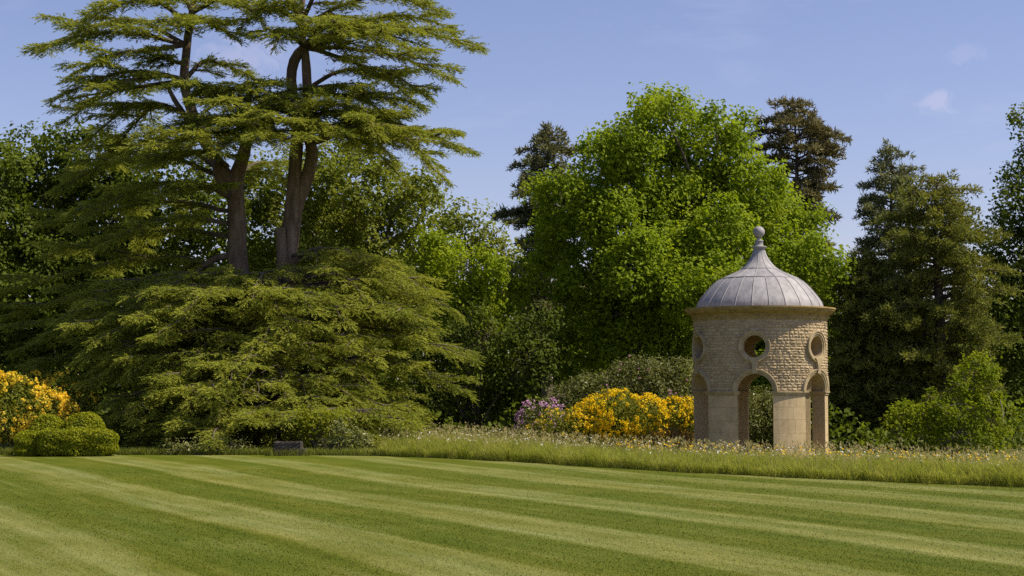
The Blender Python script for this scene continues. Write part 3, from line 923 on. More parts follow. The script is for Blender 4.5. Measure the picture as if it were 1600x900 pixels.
def conifer(name, label, cx, top, Y, prof, leaf, bark, seed, nb=90, droop=0.25, nl=0.2, nw=0.045, sub=0.28, tuft=9, r0=0.22, rise=0.15, lean=0.0, start=None, cat='tree', clump=0.10, tdens=1.0):
    """trunk with whorls of branches carrying tufts of needles; prof: (photo row, half width in photo pixels)"""
    rng = np.random.default_rng(seed)
    s = 1.0 / ppm(Y)
    bx, by = at(cx, 610, Y)[:2]
    base = np.array([bx, by, float(ground_z(bx, by))])
    t = thing(name, label, cat, tuple(base))
    zt = at(cx, top, Y)[2] - base[2]
    pr = np.array(prof, float)
    pz = np.array([at(cx, y, Y)[2] - base[2] for y in pr[:, 0]])[::-1]
    pw = (pr[:, 1] * s)[::-1]
    n = 14
    zz = np.linspace(-0.2, zt, n)
    tx = lean * (zz / zt) + 0.06 * np.sin(zz * 1.1 + seed)
    tp = np.stack([tx, 0.05 * np.cos(zz * 0.9), zz], -1)
    wood = [tube(tp, np.linspace(r0, 0.015, n), 8, rng, 0.05)]
    z0 = pz[0]
    NP, ND = [], []
    for i in range(nb):
        z = z0 + (zt * 0.985 - z0) * ((i + rng.random()) / nb) ** 0.92
        w = np.interp(z, pz, pw) * rng.uniform(0.45, 1.15)
        if w < 0.1: w = 0.15
        az = i * 2.39996 + rng.normal(0, 0.35)
        c = np.array([np.interp(z, zz, tx), 0, z])
        h = np.array([math.cos(az), math.sin(az), 0])
        k = max(5, int(w / 0.3) + 3)
        q = np.linspace(0, 1, k)
        path = c + h * (q * w)[:, None] + np.array([0, 0, 1.0]) * (rise * q * w - droop * w * q ** 2)[:, None]
        path = path + np.cumsum(rng.normal(0, 0.03, path.shape), 0)
        wood.append(tube(path, np.linspace(0.02 + 0.018 * w, 0.008, k), 4))
        side = np.cross(h, [0, 0, 1.0])
        m = max(3, int(w * 0.75 / (sub * 0.5)))
        for q_ in np.linspace(0.22, 1, m):
            p = np.array([np.interp(q_, q, path[:, a]) for a in range(3)])
            sg = rng.choice([-1, 1])
            ln = (0.25 + 0.42 * w * (1 - q_ * 0.75)) * rng.uniform(0.5, 1.1)
            ln = min(ln, 1.1)
            d = unit(h * rng.uniform(0.5, 1.0) + side * sg * rng.uniform(0.4, 1.0) + np.array([0, 0, rng.uniform(-0.15, 0.35)]))
            mm = max(2, int(ln / 0.11 * tdens))
            qq = (np.arange(mm) + rng.random(mm)) / mm
            pts = p + d * (qq * ln)[:, None] + np.array([0, 0, -0.18]) * (qq ** 2 * ln)[:, None] + rng.normal(0, clump * 0.5, (mm, 3))
            NP.append(np.repeat(pts, tuft, 0) + rng.normal(0, clump * 0.5, (mm * tuft, 3)))
            ND.append(unit(d * 0.55 + np.array([0, 0, 0.25]) + rng.normal(0, 0.6, (mm * tuft, 3))))
    P = np.concatenate(NP); D = np.concatenate(ND)
    obj('trunk', wood, bark, t, True)
    obj('crown', [needles(P, D, nl * rng.uniform(0.6, 1.3, len(P)), nw, rng)], leaf, t)
    return t


# ------------------------------------------------------------------ the great cedar
def cedar_twigs(P, W, rng, t0=0.15, droop=0.35, dens=1.0):
    """flat plate of foliage along a limb: side shoots in the plane of the limb, twigs along the shoots"""
    seg = np.linalg.norm(np.diff(P, axis=0), axis=1)
    cum = np.concatenate([[0], np.cumsum(seg)]); Ltot = cum[-1]
    n = max(4, int(Ltot * (1 - t0) / 0.15 * dens))
    out_p, out_d, out_l = [], [], []
    shoots = []
    for i in range(n):
        u = (i + rng.random()) / n
        s = (t0 + (1 - t0) * u) * Ltot
        p = np.array([np.interp(s, cum, P[:, a]) for a in range(3)])
        q = np.array([np.interp(min(s + 0.2, Ltot), cum, P[:, a]) for a in range(3)])
        q0 = np.array([np.interp(max(s - 0.2, 0), cum, P[:, a]) for a in range(3)])
        T = unit(q - q0)
        S = unit(np.cross(T, [0, 0, 1.0]))
        for sg in (-1, 1):
            a = R(rng.uniform(35, 75)) * (1 - 0.5 * u)
            d = unit(T * math.cos(a) + S * sg * math.sin(a) + np.array([0, 0, rng.uniform(-0.22, 0.26)]))
            ln = W * (0.35 + 0.95 * (u ** 0.35) * ((1 - u) ** 0.5)) * rng.uniform(0.5, 1.2)
            dr = droop * rng.uniform(0.4, 1.6)
            m = max(3, int(ln / 0.15))
            qq = (np.arange(m) + 0.6) / m
            pts = p + d * (qq * ln)[:, None] + np.array([0, 0, -1.0]) * (dr * (qq * ln) ** 2)[:, None]
            dd = unit(d + np.array([0, 0, -1.0]) * (2 * dr * qq * ln)[:, None])
            shoots.append(np.vstack([p[None], pts[-1:]]))
            SS = unit(np.cross(dd, [0, 0, 1.0]))
            for s2 in (-1, 1):
                b = R(46) * rng.uniform(0.5, 1.25, m)
                td = unit(dd * np.cos(b)[:, None] + SS * (s2 * np.sin(b))[:, None] + np.stack([0 * b, 0 * b, rng.uniform(-0.6, 0.2, m)], -1))
                out_p.append(pts); out_d.append(td); out_l.append(rng.uniform(0.22, 0.48, m) * (1 - 0.4 * qq))
            out_p.append(pts[-1:]); out_d.append(dd[-1:]); out_l.append(np.array([0.32]))
    return np.concatenate(out_p), np.concatenate(out_d), np.concatenate(out_l), shoots


def sub_limbs(P, rng, k=4, ratio=0.42):
    """side limbs that fan out in the plane of a main limb"""
    L = np.linalg.norm(np.diff(P, axis=0), axis=1).sum()
    out = []
    sg = rng.choice([-1, 1])
    for q in np.linspace(0.28, 0.84, k):
        q = q + rng.normal(0, 0.04)
        i = int(np.clip(q, 0, 0.95) * (len(P) - 1))
        T = unit(P[min(i + 1, len(P) - 1)] - P[max(i - 1, 0)])
        a = sg * R(rng.uniform(28, 58))
        d = np.array([T[0] * math.cos(a) - T[1] * math.sin(a), T[0] * math.sin(a) + T[1] * math.cos(a), 0.0])
        d = unit(d) + np.array([0, 0, rng.uniform(-0.05, 0.16)])
        ln = max(0.7, ratio * L * (1.15 - 0.65 * q) * rng.uniform(0.7, 1.15))
        t = np.linspace(0, 1, 9)
        bend = np.cross(d, [0, 0, 1.0]) * (-sg)
        out.append(P[i] + d * (t * ln)[:, None] + bend * (0.12 * ln * t ** 2)[:, None] + np.array([0, 0, -1.0]) * (rng.uniform(0.06, 0.2) * ln * t ** 2)[:, None])
        sg = -sg
    return out


def twig_needles(P, D, Ln, rng, K=8, nl=0.115, nw=0.038):
    n = len(P)
    D = unit(D)
    S = unit(np.cross(D, [0, 0, 1.0])); U = np.cross(S, D)
    t = (np.arange(K) + 0.7) / K
    B = P[:, None, :] + D[:, None, :] * (Ln[:, None] * t)[..., None]
    sg = np.where(np.arange(K) % 2 == 0, 1.0, -1.0)
    dd = D[:, None, :] * 1.0 + S[:, None, :] * (sg * 0.42)[None, :, None] + U[:, None, :] * rng.uniform(-0.1, 0.5, (n, K))[..., None] + rng.normal(0, 0.12, (n, K, 3))
    l = nl * rng.uniform(0.7, 1.35, (n, K)) * (1.05 - 0.3 * t)
    r = 0.5 * rng.random(n)[:, None] + 0.35 * rng.random((n, K)) + 0.15 * t
    return needles(B.reshape(-1, 3), dd.reshape(-1, 3), l.ravel(), nw, rng, r.ravel())


CDY = 3.0      # the photograph rows were read for a trunk 48 m away; the tree stands a little farther
CY = 48.0 + CDY
cbx, cby = at(432, 610, CY)[:2]
cbase = np.array([cbx, cby, float(ground_z(cbx, cby))])
cedar = thing('cedar_tree', 'huge two-trunked cedar with flat layered branches and sweeping skirt', 'tree', tuple(cbase))
rng = np.random.default_rng(11)


def wpts(lst):
    return np.array([at(p[0], p[1], p[2] + CDY) for p in lst])


def bole(path, rad, n=26, sides=14, rough=0.05):
    P = catmull(wpts(path), n)
    rr = np.interp(np.linspace(0, 1, n), np.linspace(0, 1, len(rad)), rad)
    V, F = tube(P, rr, sides, rng, rough)
    return V - cbase, F


px2m = CY / FPX
trunkA = obj('trunk', [bole([(425, 715, 48.2), (400, 600, 48.1), (374, 430, 48), (370, 340, 48), (368, 285, 48), (381, 240, 48), (388, 200, 48)], [0.52, 0.42, 0.30, 0.28, 0.25, 0.20, 0.14])], M['bark'], cedar, True)
trunkB = obj('trunk', [bole([(440, 715, 48.0), (442, 600, 48), (446, 430, 48), (458, 330, 48), (461, 260, 48), (465, 190, 48), (455, 130, 48), (462, 90, 48), (490, 60, 48), (520, 20, 48)], [0.52, 0.42, 0.33, 0.27, 0.20, 0.18, 0.16, 0.16, 0.13, 0.08])], M['bark'], cedar, True)
limbs_big = [
    bole([(372, 300, 48), (350, 270, 48), (322, 225, 48), (302, 180, 48), (288, 130, 48), (291, 85, 48), (296, 40, 48), (310, -30, 48)], [0.22, 0.21, 0.18, 0.17, 0.15, 0.13, 0.12, 0.06]),
    bole([(345, 290, 48), (338, 262, 47.8), (344, 245, 47.7)], [0.14, 0.12, 0.10], 8),
    bole([(462, 330, 48), (482, 270, 48), (487, 235, 48), (478, 200, 48), (480, 150, 48), (478, 100, 48), (476, 80, 48), (470, 30, 48), (480, -40, 48)], [0.2, 0.2, 0.18, 0.16, 0.15, 0.14, 0.13, 0.1, 0.05]),
    bole([(366, 400, 48), (335, 405, 48.3), (290, 440, 48.8)], [0.12, 0.1, 0.06], 8),
    bole([(300, 195, 48), (275, 160, 48), (262, 135, 47.8)], [0.09, 0.08, 0.06], 8),
]
for lb in limbs_big:
    obj('limb', [lb], M['bark'], cedar, True)
stub = bole([(450, 440, 47.75), (441, 400, 47.62), (438, 356, 47.58)], [0.2, 0.165, 0.15], 8, 12, 0.03)
so = obj('stub', [stub], M['bark'], trunkB, True)
sV = stub[0][-12:]
cV = np.vstack([sV.mean(0)[None] + [0, 0, 0.012], sV + [0, 0, 0.004]])
obj('sawn_face', [(cV, np.array([(0, 1 + i, 1 + (i + 1) % 12) for i in range(12)]))], M['cutwood'], trunkB)

A1, A2, A3 = (291, 70, 48), (290, 125, 48), (302, 185, 48)
Bt, Bm, Bl = (478, 75, 48), (480, 140, 48), (485, 225, 48)
LIMBS = [  # control points (photo x, y, distance), half width of the plate in metres, start of foliage, droop
    # left crown
    ([A1, (200, 52, 47.4), (120, 62, 47), (55, 78, 46.8)], 0.85, 0.15, 0.28),
    ([A1, (220, 30, 48.5), (150, 38, 48.8), (95, 60, 49)], 0.8, 0.2, 0.25),
    ([A1, (230, 75, 46.8), (170, 85, 46.2), (120, 112, 45.8)], 0.75, 0.15, 0.35),
    ([(296, 40, 48), (250, 5, 47.5), (195, 8, 47), (140, 30, 46.6)], 0.8, 0.2, 0.25),
    ([(300, 20, 48), (280, -20, 47.5), (230, -35, 47)], 0.8, 0.1, 0.2),
    ([(300, 20, 48), (330, 0, 47), (375, 8, 46.2), (400, 30, 45.8)], 0.7, 0.1, 0.3),
    ([(296, 40, 48), (320, 30, 47.6), (350, 45, 47.2), (375, 62, 47)], 0.4, 0.2, 0.5),
    ([A1, (300, 35, 46.8), (285, 30, 45.8), (270, 42, 45)], 0.8, 0.1, 0.25),
    ([A2, (215, 112, 47.2), (150, 122, 46.6), (78, 150, 46.2)], 0.85, 0.12, 0.3),
    ([A2, (235, 118, 46.8), (180, 130, 46), (120, 165, 45.5)], 0.7, 0.2, 0.4),
    ([A2, (215, 135, 48.5), (160, 150, 48.8), (100, 185, 49)], 0.7, 0.3, 0.4),
    ([A3, (240, 160, 48.5), (190, 175, 48.8), (140, 215, 49)], 0.8, 0.15, 0.35),
    ([A3, (250, 165, 49), (215, 190, 49.5), (175, 235, 50)], 0.8, 0.15, 0.35),
    ([A2, (320, 95, 48.4), (350, 105, 48.6), (388, 118, 48.8)], 0.5, 0.2, 0.25),
    ([(292, 105, 48), (265, 92, 47.6), (235, 95, 47.2)], 0.5, 0.1, 0.2),
    # middle, lit plates reaching towards the lawn
    ([(388, 195, 48), (350, 150, 47), (310, 132, 46.2), (268, 135, 45.6)], 0.75, 0.25, 0.25),
    ([(388, 190, 48), (390, 145, 47), (400, 130, 46), (430, 128, 45.2)], 0.8, 0.3, 0.25),
    ([(385, 205, 48), (350, 185, 46.8), (290, 195, 45.8), (222, 218, 45.2)], 0.85, 0.25, 0.28),
    ([(385, 210, 48), (365, 190, 46.4), (340, 195, 45.2), (310, 215, 44.4)], 0.8, 0.3, 0.3),
    ([(388, 205, 48), (395, 180, 46.4), (400, 182, 45), (405, 205, 44)], 0.9, 0.3, 0.28),
    ([(465, 200, 48), (480, 165, 46.6), (520, 160, 45.6), (565, 180, 45)], 0.8, 0.25, 0.3),
    ([(465, 195, 48), (450, 155, 46.6), (455, 150, 45.4), (470, 165, 44.6)], 0.85, 0.25, 0.28),
    ([(388, 185, 48), (420, 150, 47.5), (470, 135, 47), (520, 140, 46.6)], 0.75, 0.2, 0.25),
    ([(470, 215, 48), (500, 195, 46.4), (525, 200, 45.2), (550, 225, 44.4)], 0.65, 0.3, 0.4),
    ([(300, 150, 48), (320, 140, 47), (345, 140, 46.2)], 0.5, 0.2, 0.25),
    ([(388, 215, 48), (340, 205, 46.2), (290, 215, 44.9), (240, 232, 44.2)], 0.8, 0.25, 0.3),
    ([(385, 225, 48), (370, 215, 46.0), (360, 222, 44.6), (345, 240, 43.8)], 0.8, 0.3, 0.3),
    ([(388, 222, 48), (410, 205, 46.0), (430, 212, 44.6), (440, 232, 43.8)], 0.8, 0.3, 0.3),
    ([(465, 210, 48), (470, 185, 46.0), (490, 188, 44.8), (505, 208, 44.2)], 0.75, 0.3, 0.3),
    ([(388, 180, 48), (370, 160, 46.4), (350, 160, 45.2), (325, 175, 44.4)], 0.75, 0.25, 0.28),
    ([(465, 180, 48), (430, 168, 46.2), (410, 170, 45.0), (392, 182, 44.2)], 0.75, 0.25, 0.28),
    ([(470, 190, 48), (520, 172, 46.0), (560, 180, 45.0), (590, 205, 44.4)], 0.65, 0.25, 0.35),
    # right crown
    ([Bt, (560, 55, 47.6), (650, 50, 47.4), (744, 72, 47.2)], 0.85, 0.12, 0.22),
    ([Bt, (550, 40, 48.6), (630, 25, 49), (712, 38, 49.2)], 0.85, 0.15, 0.2),
    ([Bt, (550, 75, 47), (630, 90, 46.4), (705, 122, 46)], 0.8, 0.15, 0.28),
    ([Bt, (545, 95, 47.2), (610, 115, 46.8), (668, 150, 46.5)], 0.75, 0.15, 0.32),
    ([Bt, (530, 50, 46.6), (580, 45, 45.6), (625, 65, 45)], 0.85, 0.12, 0.25),
    ([Bt, (500, 45, 46.4), (520, 40, 45.2), (545, 60, 44.4)], 0.9, 0.15, 0.25),
    ([(474, 40, 48), (540, 5, 47.8), (610, -5, 47.6), (690, 12, 47.4)], 0.9, 0.1, 0.2),
    ([(474, 30, 48), (500, -20, 47), (560, -30, 46.2), (640, -25, 45.8)], 0.9, 0.1, 0.2),
    ([(474, 40, 48), (440, 15, 47.2), (410, 20, 46.6), (385, 48, 46.2)], 0.65, 0.2, 0.3),
    ([(474, 35, 48), (450, 0, 47), (440, -10, 46), (425, 5, 45.2)], 0.8, 0.1, 0.25),
    ([(474, 20, 48), (420, -20, 47.8), (360, -30, 47.6)], 0.7, 0.2, 0.2),
    ([Bt, (450, 50, 46.8), (440, 55, 45.8), (430, 72, 45.2)], 0.6, 0.25, 0.35),
    ([Bm, (540, 110, 48.6), (600, 125, 49), (650, 165, 49.4)], 0.8, 0.2, 0.3),
    ([Bm, (530, 135, 48.4), (570, 150, 48.8), (610, 185, 49)], 0.6, 0.3, 0.45),
    ([Bm, (540, 150, 47), (590, 150, 46.2), (640, 175, 45.8)], 0.6, 0.25, 0.35),
    ([Bl, (560, 185, 47.4), (650, 200, 47), (733, 236, 46.8)], 0.75, 0.2, 0.3),
    ([Bl, (550, 190, 46.6), (620, 205, 45.8), (690, 262, 45.4)], 0.65, 0.25, 0.45),
    ([Bl, (560, 205, 48.4), (630, 225, 48.8), (690, 280, 49)], 0.7, 0.25, 0.45),
    ([Bl, (530, 190, 46.8), (570, 195, 46), (610, 230, 45.4)], 0.6, 0.25, 0.5),
    ([Bl, (540, 215, 49), (590, 240, 49.6), (640, 290, 50)], 0.7, 0.3, 0.45),
    # shaded limbs on the left and behind
    ([(355, 280, 48), (260, 245, 48.4), (170, 255, 48.6), (85, 300, 48.8)], 1.0, 0.1, 0.3),
    ([(350, 270, 48), (270, 220, 49.4), (200, 230, 50.2), (130, 262, 51)], 1.0, 0.1, 0.3),
    ([(355, 300, 48), (270, 285, 47.4), (190, 300, 46.8), (110, 345, 46.4)], 1.0, 0.12, 0.35),
    ([(360, 330, 48), (280, 315, 48.8), (190, 325, 49.4), (60, 350, 50)], 1.0, 0.12, 0.3),
    ([(360, 350, 48), (290, 340, 47), (230, 350, 46.4), (160, 385, 46)], 0.9, 0.15, 0.35),
    ([(360, 370, 48), (280, 360, 49.6), (180, 370, 50.6), (70, 400, 51.4)], 1.0, 0.12, 0.3),
    ([(370, 300, 48), (380, 270, 49.4), (400, 255, 50.6), (420, 270, 51.4)], 0.8, 0.2, 0.35),
    ([(380, 440, 48), (280, 400, 49.5), (150, 410, 50.5), (0, 450, 51)], 1.0, 0.12, 0.35),
    ([(390, 480, 48), (280, 440, 49), (150, 460, 50), (10, 500, 50.5)], 1.0, 0.12, 0.35),
    ([(390, 520, 48), (270, 480, 48.5), (140, 500, 49), (20, 545, 49.5)], 1.0, 0.12, 0.4),
    ([(400, 560, 48), (280, 530, 48), (160, 545, 48.4), (50, 580, 48.6)], 1.0, 0.12, 0.4),
    ([(355, 260, 48), (330, 240, 46.8), (290, 235, 46), (240, 250, 45.4)], 0.8, 0.2, 0.4),
    ([(362, 310, 48), (330, 290, 46.6), (300, 290, 45.8), (250, 310, 45.2)], 0.7, 0.25, 0.4),
]
LIMBS += [   # sunlit limbs of the skirt on the hedge side
    ([(420, 480, 47.5), (340, 452, 45.4), (290, 442, 44.8), (243, 462, 44.4)], 0.95, 0.3, 0.5),
    ([(420, 500, 47), (330, 485, 45.2), (220, 482, 44.6), (112, 505, 44.4)], 1.0, 0.25, 0.5),
    ([(420, 530, 47), (340, 515, 44.9), (260, 525, 44.3), (172, 556, 44.0)], 1.0, 0.25, 0.5),
    ([(420, 560, 47), (320, 555, 44.8), (225, 565, 44.2), (128, 602, 44.2)], 1.0, 0.25, 0.5),
    ([(420, 575, 47), (350, 565, 44.4), (300, 572, 43.6), (240, 600, 43.4)], 1.0, 0.3, 0.5),
]
LIMBS += [   # lowest limbs sweeping down to the lawn edge
    ([(410, 610, 47), (330, 600, 44.8), (260, 608, 44.6), (190, 640, 44.6)], 0.8, 0.25, 0.5),
    ([(410, 620, 47), (340, 620, 43.8), (285, 632, 43.4), (235, 672, 43.2)], 0.7, 0.25, 0.5),
    ([(410, 640, 47), (350, 645, 43.4), (310, 655, 42.8), (265, 690, 42.6)], 0.8, 0.3, 0.5),
    ([(410, 645, 47), (375, 650, 43.4), (350, 660, 42.3), (325, 695, 41.9)], 0.9, 0.3, 0.5),
    ([(410, 600, 47), (365, 600, 43.8), (330, 608, 42.6), (290, 640, 42.2)], 0.95, 0.3, 0.5),
    ([(450, 640, 47), (505, 640, 43.8), (565, 645, 42.9), (638, 668, 42.5)], 0.9, 0.3, 0.5),
    ([(450, 625, 47), (480, 640, 43.6), (510, 650, 42.8), (550, 690, 42.4)], 0.9, 0.3, 0.5),
    ([(440, 630, 46.5), (395, 640, 43.2), (405, 648, 42.4), (425, 664, 42.0)], 0.5, 0.35, 0.5),
]
tw_p, tw_d, tw_l = [], [], []
wood = []


def add_limb(P, W, t0, droop, r_base, dens=1.0, subs=4, ratio=0.42):
    todo = [(P, W, t0, dens, r_base)]
    todo += [(Q, W * 0.85, 0.08, dens, r_base * 0.45) for Q in sub_limbs(P, rng, subs, ratio)]
    for Q, w, t, de, rb in todo:
        p, d, l, shoots = cedar_twigs(Q, w, rng, t, droop, de)
        tw_p.append(p); tw_d.append(d); tw_l.append(l)
        v, f = tube(Q, np.linspace(rb, 0.01, len(Q)), 6, rng, 0.05)
        wood.append((v - cbase, f))
        for s in shoots[::3]:
            v, f = tube(s, [0.01, 0.004], 3)
            wood.append((v - cbase, f))


for pts, W, t0, dr in LIMBS:
    P = catmull(wpts(pts), 14)
    P[1:] += np.cumsum(rng.normal(0, 0.02, P[1:].shape), 0)
    add_limb(P, W * 0.62, t0, dr, 0.085, 0.9)
n_upper = sum(len(x) for x in tw_p)

# the skirt: limbs sweeping out and down to the lawn at every height
cen = at(430, 610, CY)
lev = 0
for zi, (py, right, left, front, nlimb) in enumerate([
        (408, 225, 200, 3.6, 12), (442, 262, 330, 4.6, 13), (466, 280, 380, 5.1, 14), (500, 290, 360, 5.3, 14), (536, 292, 330, 5.5, 14),
        (572, 285, 300, 5.6, 14), (606, 250, 305, 5.6, 13), (640, 205, 290, 5.5, 13), (668, 170, 250, 5.3, 13), (690, 150, 240, 5.2, 12)]):
    z = at(430, py, CY)[2]
    for k in range(nlimb):
        az = (k + 0.5 + 0.3 * rng.normal()) / nlimb * 2 * math.pi + zi * 0.7
        cx_, sy_ = math.cos(az), math.sin(az)
        # the gap that shows the trunk at the bottom
        a = (right if cx_ > 0 else left) * px2m
        b = 3.4 if sy_ > 0 else (front - 0.6 if cx_ > 0 else front + 0.4)
        Lr = 1.0 / math.sqrt((cx_ / a) ** 2 + (sy_ / b) ** 2) * rng.uniform(0.80, 1.04)
        if py > 590 and sy_ < 0 and abs(cx_ * Lr + 0.25) < 0.55: continue
        if zi == 0 and cx_ < 0.35: continue
        h = np.array([cx_, sy_, 0])
        st_ = cen + np.array([0, 0, z - cen[2]]) + h * 0.25
        dip = rng.uniform(0.5, 1.05)
        zj = rng.normal(0, 0.1)
        q = np.linspace(0, 1, 14)
        P = st_ + h * (q * Lr)[:, None]
        P[:, 2] += zj + (0.30 if cx_ < 0.3 and zi < 3 else 0.5) * np.sin(q * math.pi * 0.9) * rng.uniform(0.6, 1.3) - dip * q ** 2.2
        side = np.cross(h, [0, 0, 1.0])
        P += side * (np.sin(q * 2.2) * rng.normal(0, 0.35))[:, None]
        P[1:] += np.cumsum(rng.normal(0, 0.025, P[1:].shape), 0)
        P[:, 2] = np.maximum(P[:, 2], 0.12)
        add_limb(P, rng.uniform(0.5, 0.68), 0.35, rng.uniform(0.4, 0.8), 0.07, 0.62 if sy_ < 0.25 else 0.4, 4, 0.36)
twP = np.concatenate(tw_p); twD = np.concatenate(tw_d); twL = np.concatenate(tw_l)
keep = twP[:, 2] > 0.05
V, F, r = twig_needles(twP[keep], twD[keep], twL[keep], rng)
obj('crown', [(V - cbase, F, r)], M['cedar'], cedar)
obj('branches', wood, M['bark_dark'], cedar)
# bare dead twigs low in the skirt
dead = []
for i in range(24):
    p = at(rng.normal(402, 26), rng.normal(588, 22), rng.uniform(45.4, 46.2))
    q = p + np.array([rng.normal(0, 0.32), rng.normal(0, 0.15), rng.normal(-0.12, 0.22)])
    v, f = tube(catmull([p, (p + q) / 2 + rng.normal(0, 0.05, 3), q], 5), np.linspace(0.013, 0.004, 5), 3)
    dead.append((v - cbase, f))
props(obj('dead_twigs', dead, M['deadwood'], cedar), kind='stuff')
print('cedar twigs', len(twP), n_upper, 'tris', len(F))

# ------------------------------------------------------------------ trees behind
broadleaf('broadleaf_tree', 'dark green broadleaf tree at the photo edge behind the cedar', [
    (50, 262, 70, 62), (150, 255, 62, 55), (95, 222, 40, 30), (-20, 320, 90, 90), (60, 350, 100, 80), (160, 350, 95, 85), (240, 290, 60, 60),
    (20, 450, 110, 80), (150, 450, 110, 75), (270, 400, 80, 80), (60, 540, 120, 70), (330, 330, 60, 60), (200, 520, 110, 70), (90, 600, 130, 60), (250, 590, 110, 60), (360, 590, 80, 60)], 60, 60, M['darkleaf'], M['bark_dark'], 21, dens=2.0, size=0.165, per=66, spread=0.24, r0=0.3, trunk_px=(70, 520))
broadleaf('broadleaf_tree', 'airy soft green tree seen between and beside the cedar trunks', [
    (560, 285, 70, 50), (500, 260, 60, 45), (630, 310, 62, 50), (450, 320, 60, 60), (520, 350, 80, 55), (600, 370, 85, 50), (420, 400, 60, 50), (500, 420, 80, 45), (660, 300, 28, 30), (580, 440, 80, 45), (400, 300, 45, 60), (560, 240, 40, 25), (480, 510, 100, 60), (590, 510, 85, 55), (380, 540, 90, 60)],
    61, 560, M['midleaf'], M['bark_pale'], 22, dens=2.6, size=0.15, per=60, spread=0.23, r0=0.22, fill=0.8, trunk_px=(555, 470), jit=(0.5, 1.1))
broadleaf('broadleaf_tree', 'small thin-leaved tree against the sky beside the grey pine', [
    (725, 345, 42, 28), (690, 350, 30, 25), (765, 375, 32, 26), (740, 385, 45, 25), (700, 400, 45, 30), (790, 400, 25, 22)], 70, 735, M['midleaf'], M['bark_pale'], 23, dens=2.4, size=0.18, per=34, r0=0.14, fill=0.4, trunk_px=(735, 430), jit=(0.5, 1.1))
broadleaf('broadleaf_tree', 'bright yellow-green tree just beyond the cedar skirt', [
    (740, 425, 55, 38), (690, 405, 40, 32), (800, 425, 36, 26), (725, 475, 55, 42), (780, 465, 45, 34), (660, 385, 26, 20), (690, 450, 40, 40)], 60, 735, M['lime'], M['bark_pale'], 24, dens=3.4, size=0.14, per=64, spread=0.22, r0=0.14, fill=1.2, trunk_px=(735, 560))
broadleaf('broadleaf_tree', 'dark spreading many-stemmed tree rooted behind the meadow grass', [
    (690, 560, 55, 50), (750, 540, 60, 50), (815, 570, 50, 55), (650, 620, 45, 38), (720, 620, 60, 40), (790, 625, 45, 35), (840, 530, 45, 50), (620, 660, 30, 26), (700, 655, 60, 22)], 58, 742, M['deepleaf'], M['bark_dark'], 25, dens=3.2, size=0.13, per=50, depth=0.8, r0=0.12, fill=1.0, stems=5, ntwig=260, jit=(0.55, 1.1))
broadleaf('oak_tree', 'tall broad oak in fresh green leaf behind the domed pavilion', [
    (1030, 205, 50, 48), (1040, 168, 30, 24), (970, 250, 55, 52), (945, 215, 18, 16), (1105, 240, 58, 50), (1140, 205, 30, 20), (885, 310, 48, 48), (870, 385, 48, 55),
    (1000, 330, 90, 75), (1095, 340, 85, 80), (1185, 300, 50, 48), (1215, 360, 66, 66), (1262, 420, 48, 62), (1285, 450, 34, 45), (930, 440, 85, 70), (1040, 440, 95, 70), (1140, 430, 80, 70),
    (905, 530, 70, 55), (1000, 530, 90, 55), (1090, 530, 75, 60), (1190, 500, 85, 65), (1200, 590, 80, 55), (1070, 590, 70, 40), (1060, 390, 70, 60, -3.0), (1000, 420, 65, 60, -3.2), (1110, 450, 70, 55, -3.0), (1040, 300, 60, 50, -2.4), (960, 350, 55, 55, -2.4), (1140, 370, 60, 55, -2.6), (980, 490, 70, 50, -3.0), (1075, 255, 55, 50, -1.2), (1115, 215, 42, 36, -0.8), (1000, 255, 48, 42, -1.2), (1150, 270, 45, 42, -1.4), (1040, 155, 17, 20), (1008, 178, 17, 20), (938, 212, 20, 15), (1158, 192, 17, 20), (985, 205, 18, 20), (1082, 182, 18, 20), (1118, 190, 15, 20)],
    61.5, 1060, M['oak'], M['bark_dark'], 26, dens=2.1, size=0.155, per=108, spread=0.27, r0=0.42, fill=0.7, depth=2.0, jit=(0.62, 1.08), trunk_px=(1055, 520), ntwig=420, rag=0.1)
conifer('pine_tree', 'grey-green pine rising between small tree and oak', 852, 192, 74, [(192, 2), (205, 14), (235, 40), (270, 52), (300, 58), (322, 88), (345, 78), (380, 62), (420, 66), (460, 62), (520, 50)], M['pine'], M['bark_dark'], 31, nb=105, nl=0.26, nw=0.075, tdens=1.5, r0=0.3, lean=0.15)
conifer('pine_tree', 'brownish pine with ragged open crown rising above the dome', 1247, 152, 74, [(152, 14), (165, 34), (185, 58), (215, 66), (250, 64), (280, 46), (300, 62), (330, 78), (360, 68), (400, 55), (440, 45), (500, 40)], M['pine_brown'], M['bark_dark'], 32, nb=95, nl=0.26, nw=0.075, tdens=1.5, droop=0.3, rise=0.25, r0=0.34)
conifer('fir_tree', 'slim grey-green fir poking up beside the broad yew', 1396, 224, 72, [(224, 3), (245, 18), (268, 42), (300, 44), (340, 50), (400, 62), (470, 70), (560, 75)], M['fir'], M['bark_dark'], 33, nb=115, nl=0.24, nw=0.065, tdens=1.4, rise=0.4, droop=0.3, r0=0.25)
conifer('yew_tree', 'broad olive-green yew with a layered top next to the slim fir', 1468, 274, 60, [(274, 16), (290, 46), (315, 62), (345, 82), (400, 92), (470, 104), (550, 112), (620, 110), (680, 95)], M['yew'], M['bark_dark'], 34, nb=170, nl=0.2, nw=0.06, rise=0.32, droop=0.28, r0=0.35, tuft=10)
conifer('yew_tree', 'dark rounded yew close behind the pavilion on its sunny side', 1352, 392, 60.5, [(392, 20), (420, 40), (460, 60), (520, 72), (600, 76), (680, 62)], M['yew'], M['bark_dark'], 35, nb=150, nl=0.19, nw=0.06, tdens=1.3, rise=0.3, droop=0.3, r0=0.25, tuft=10)
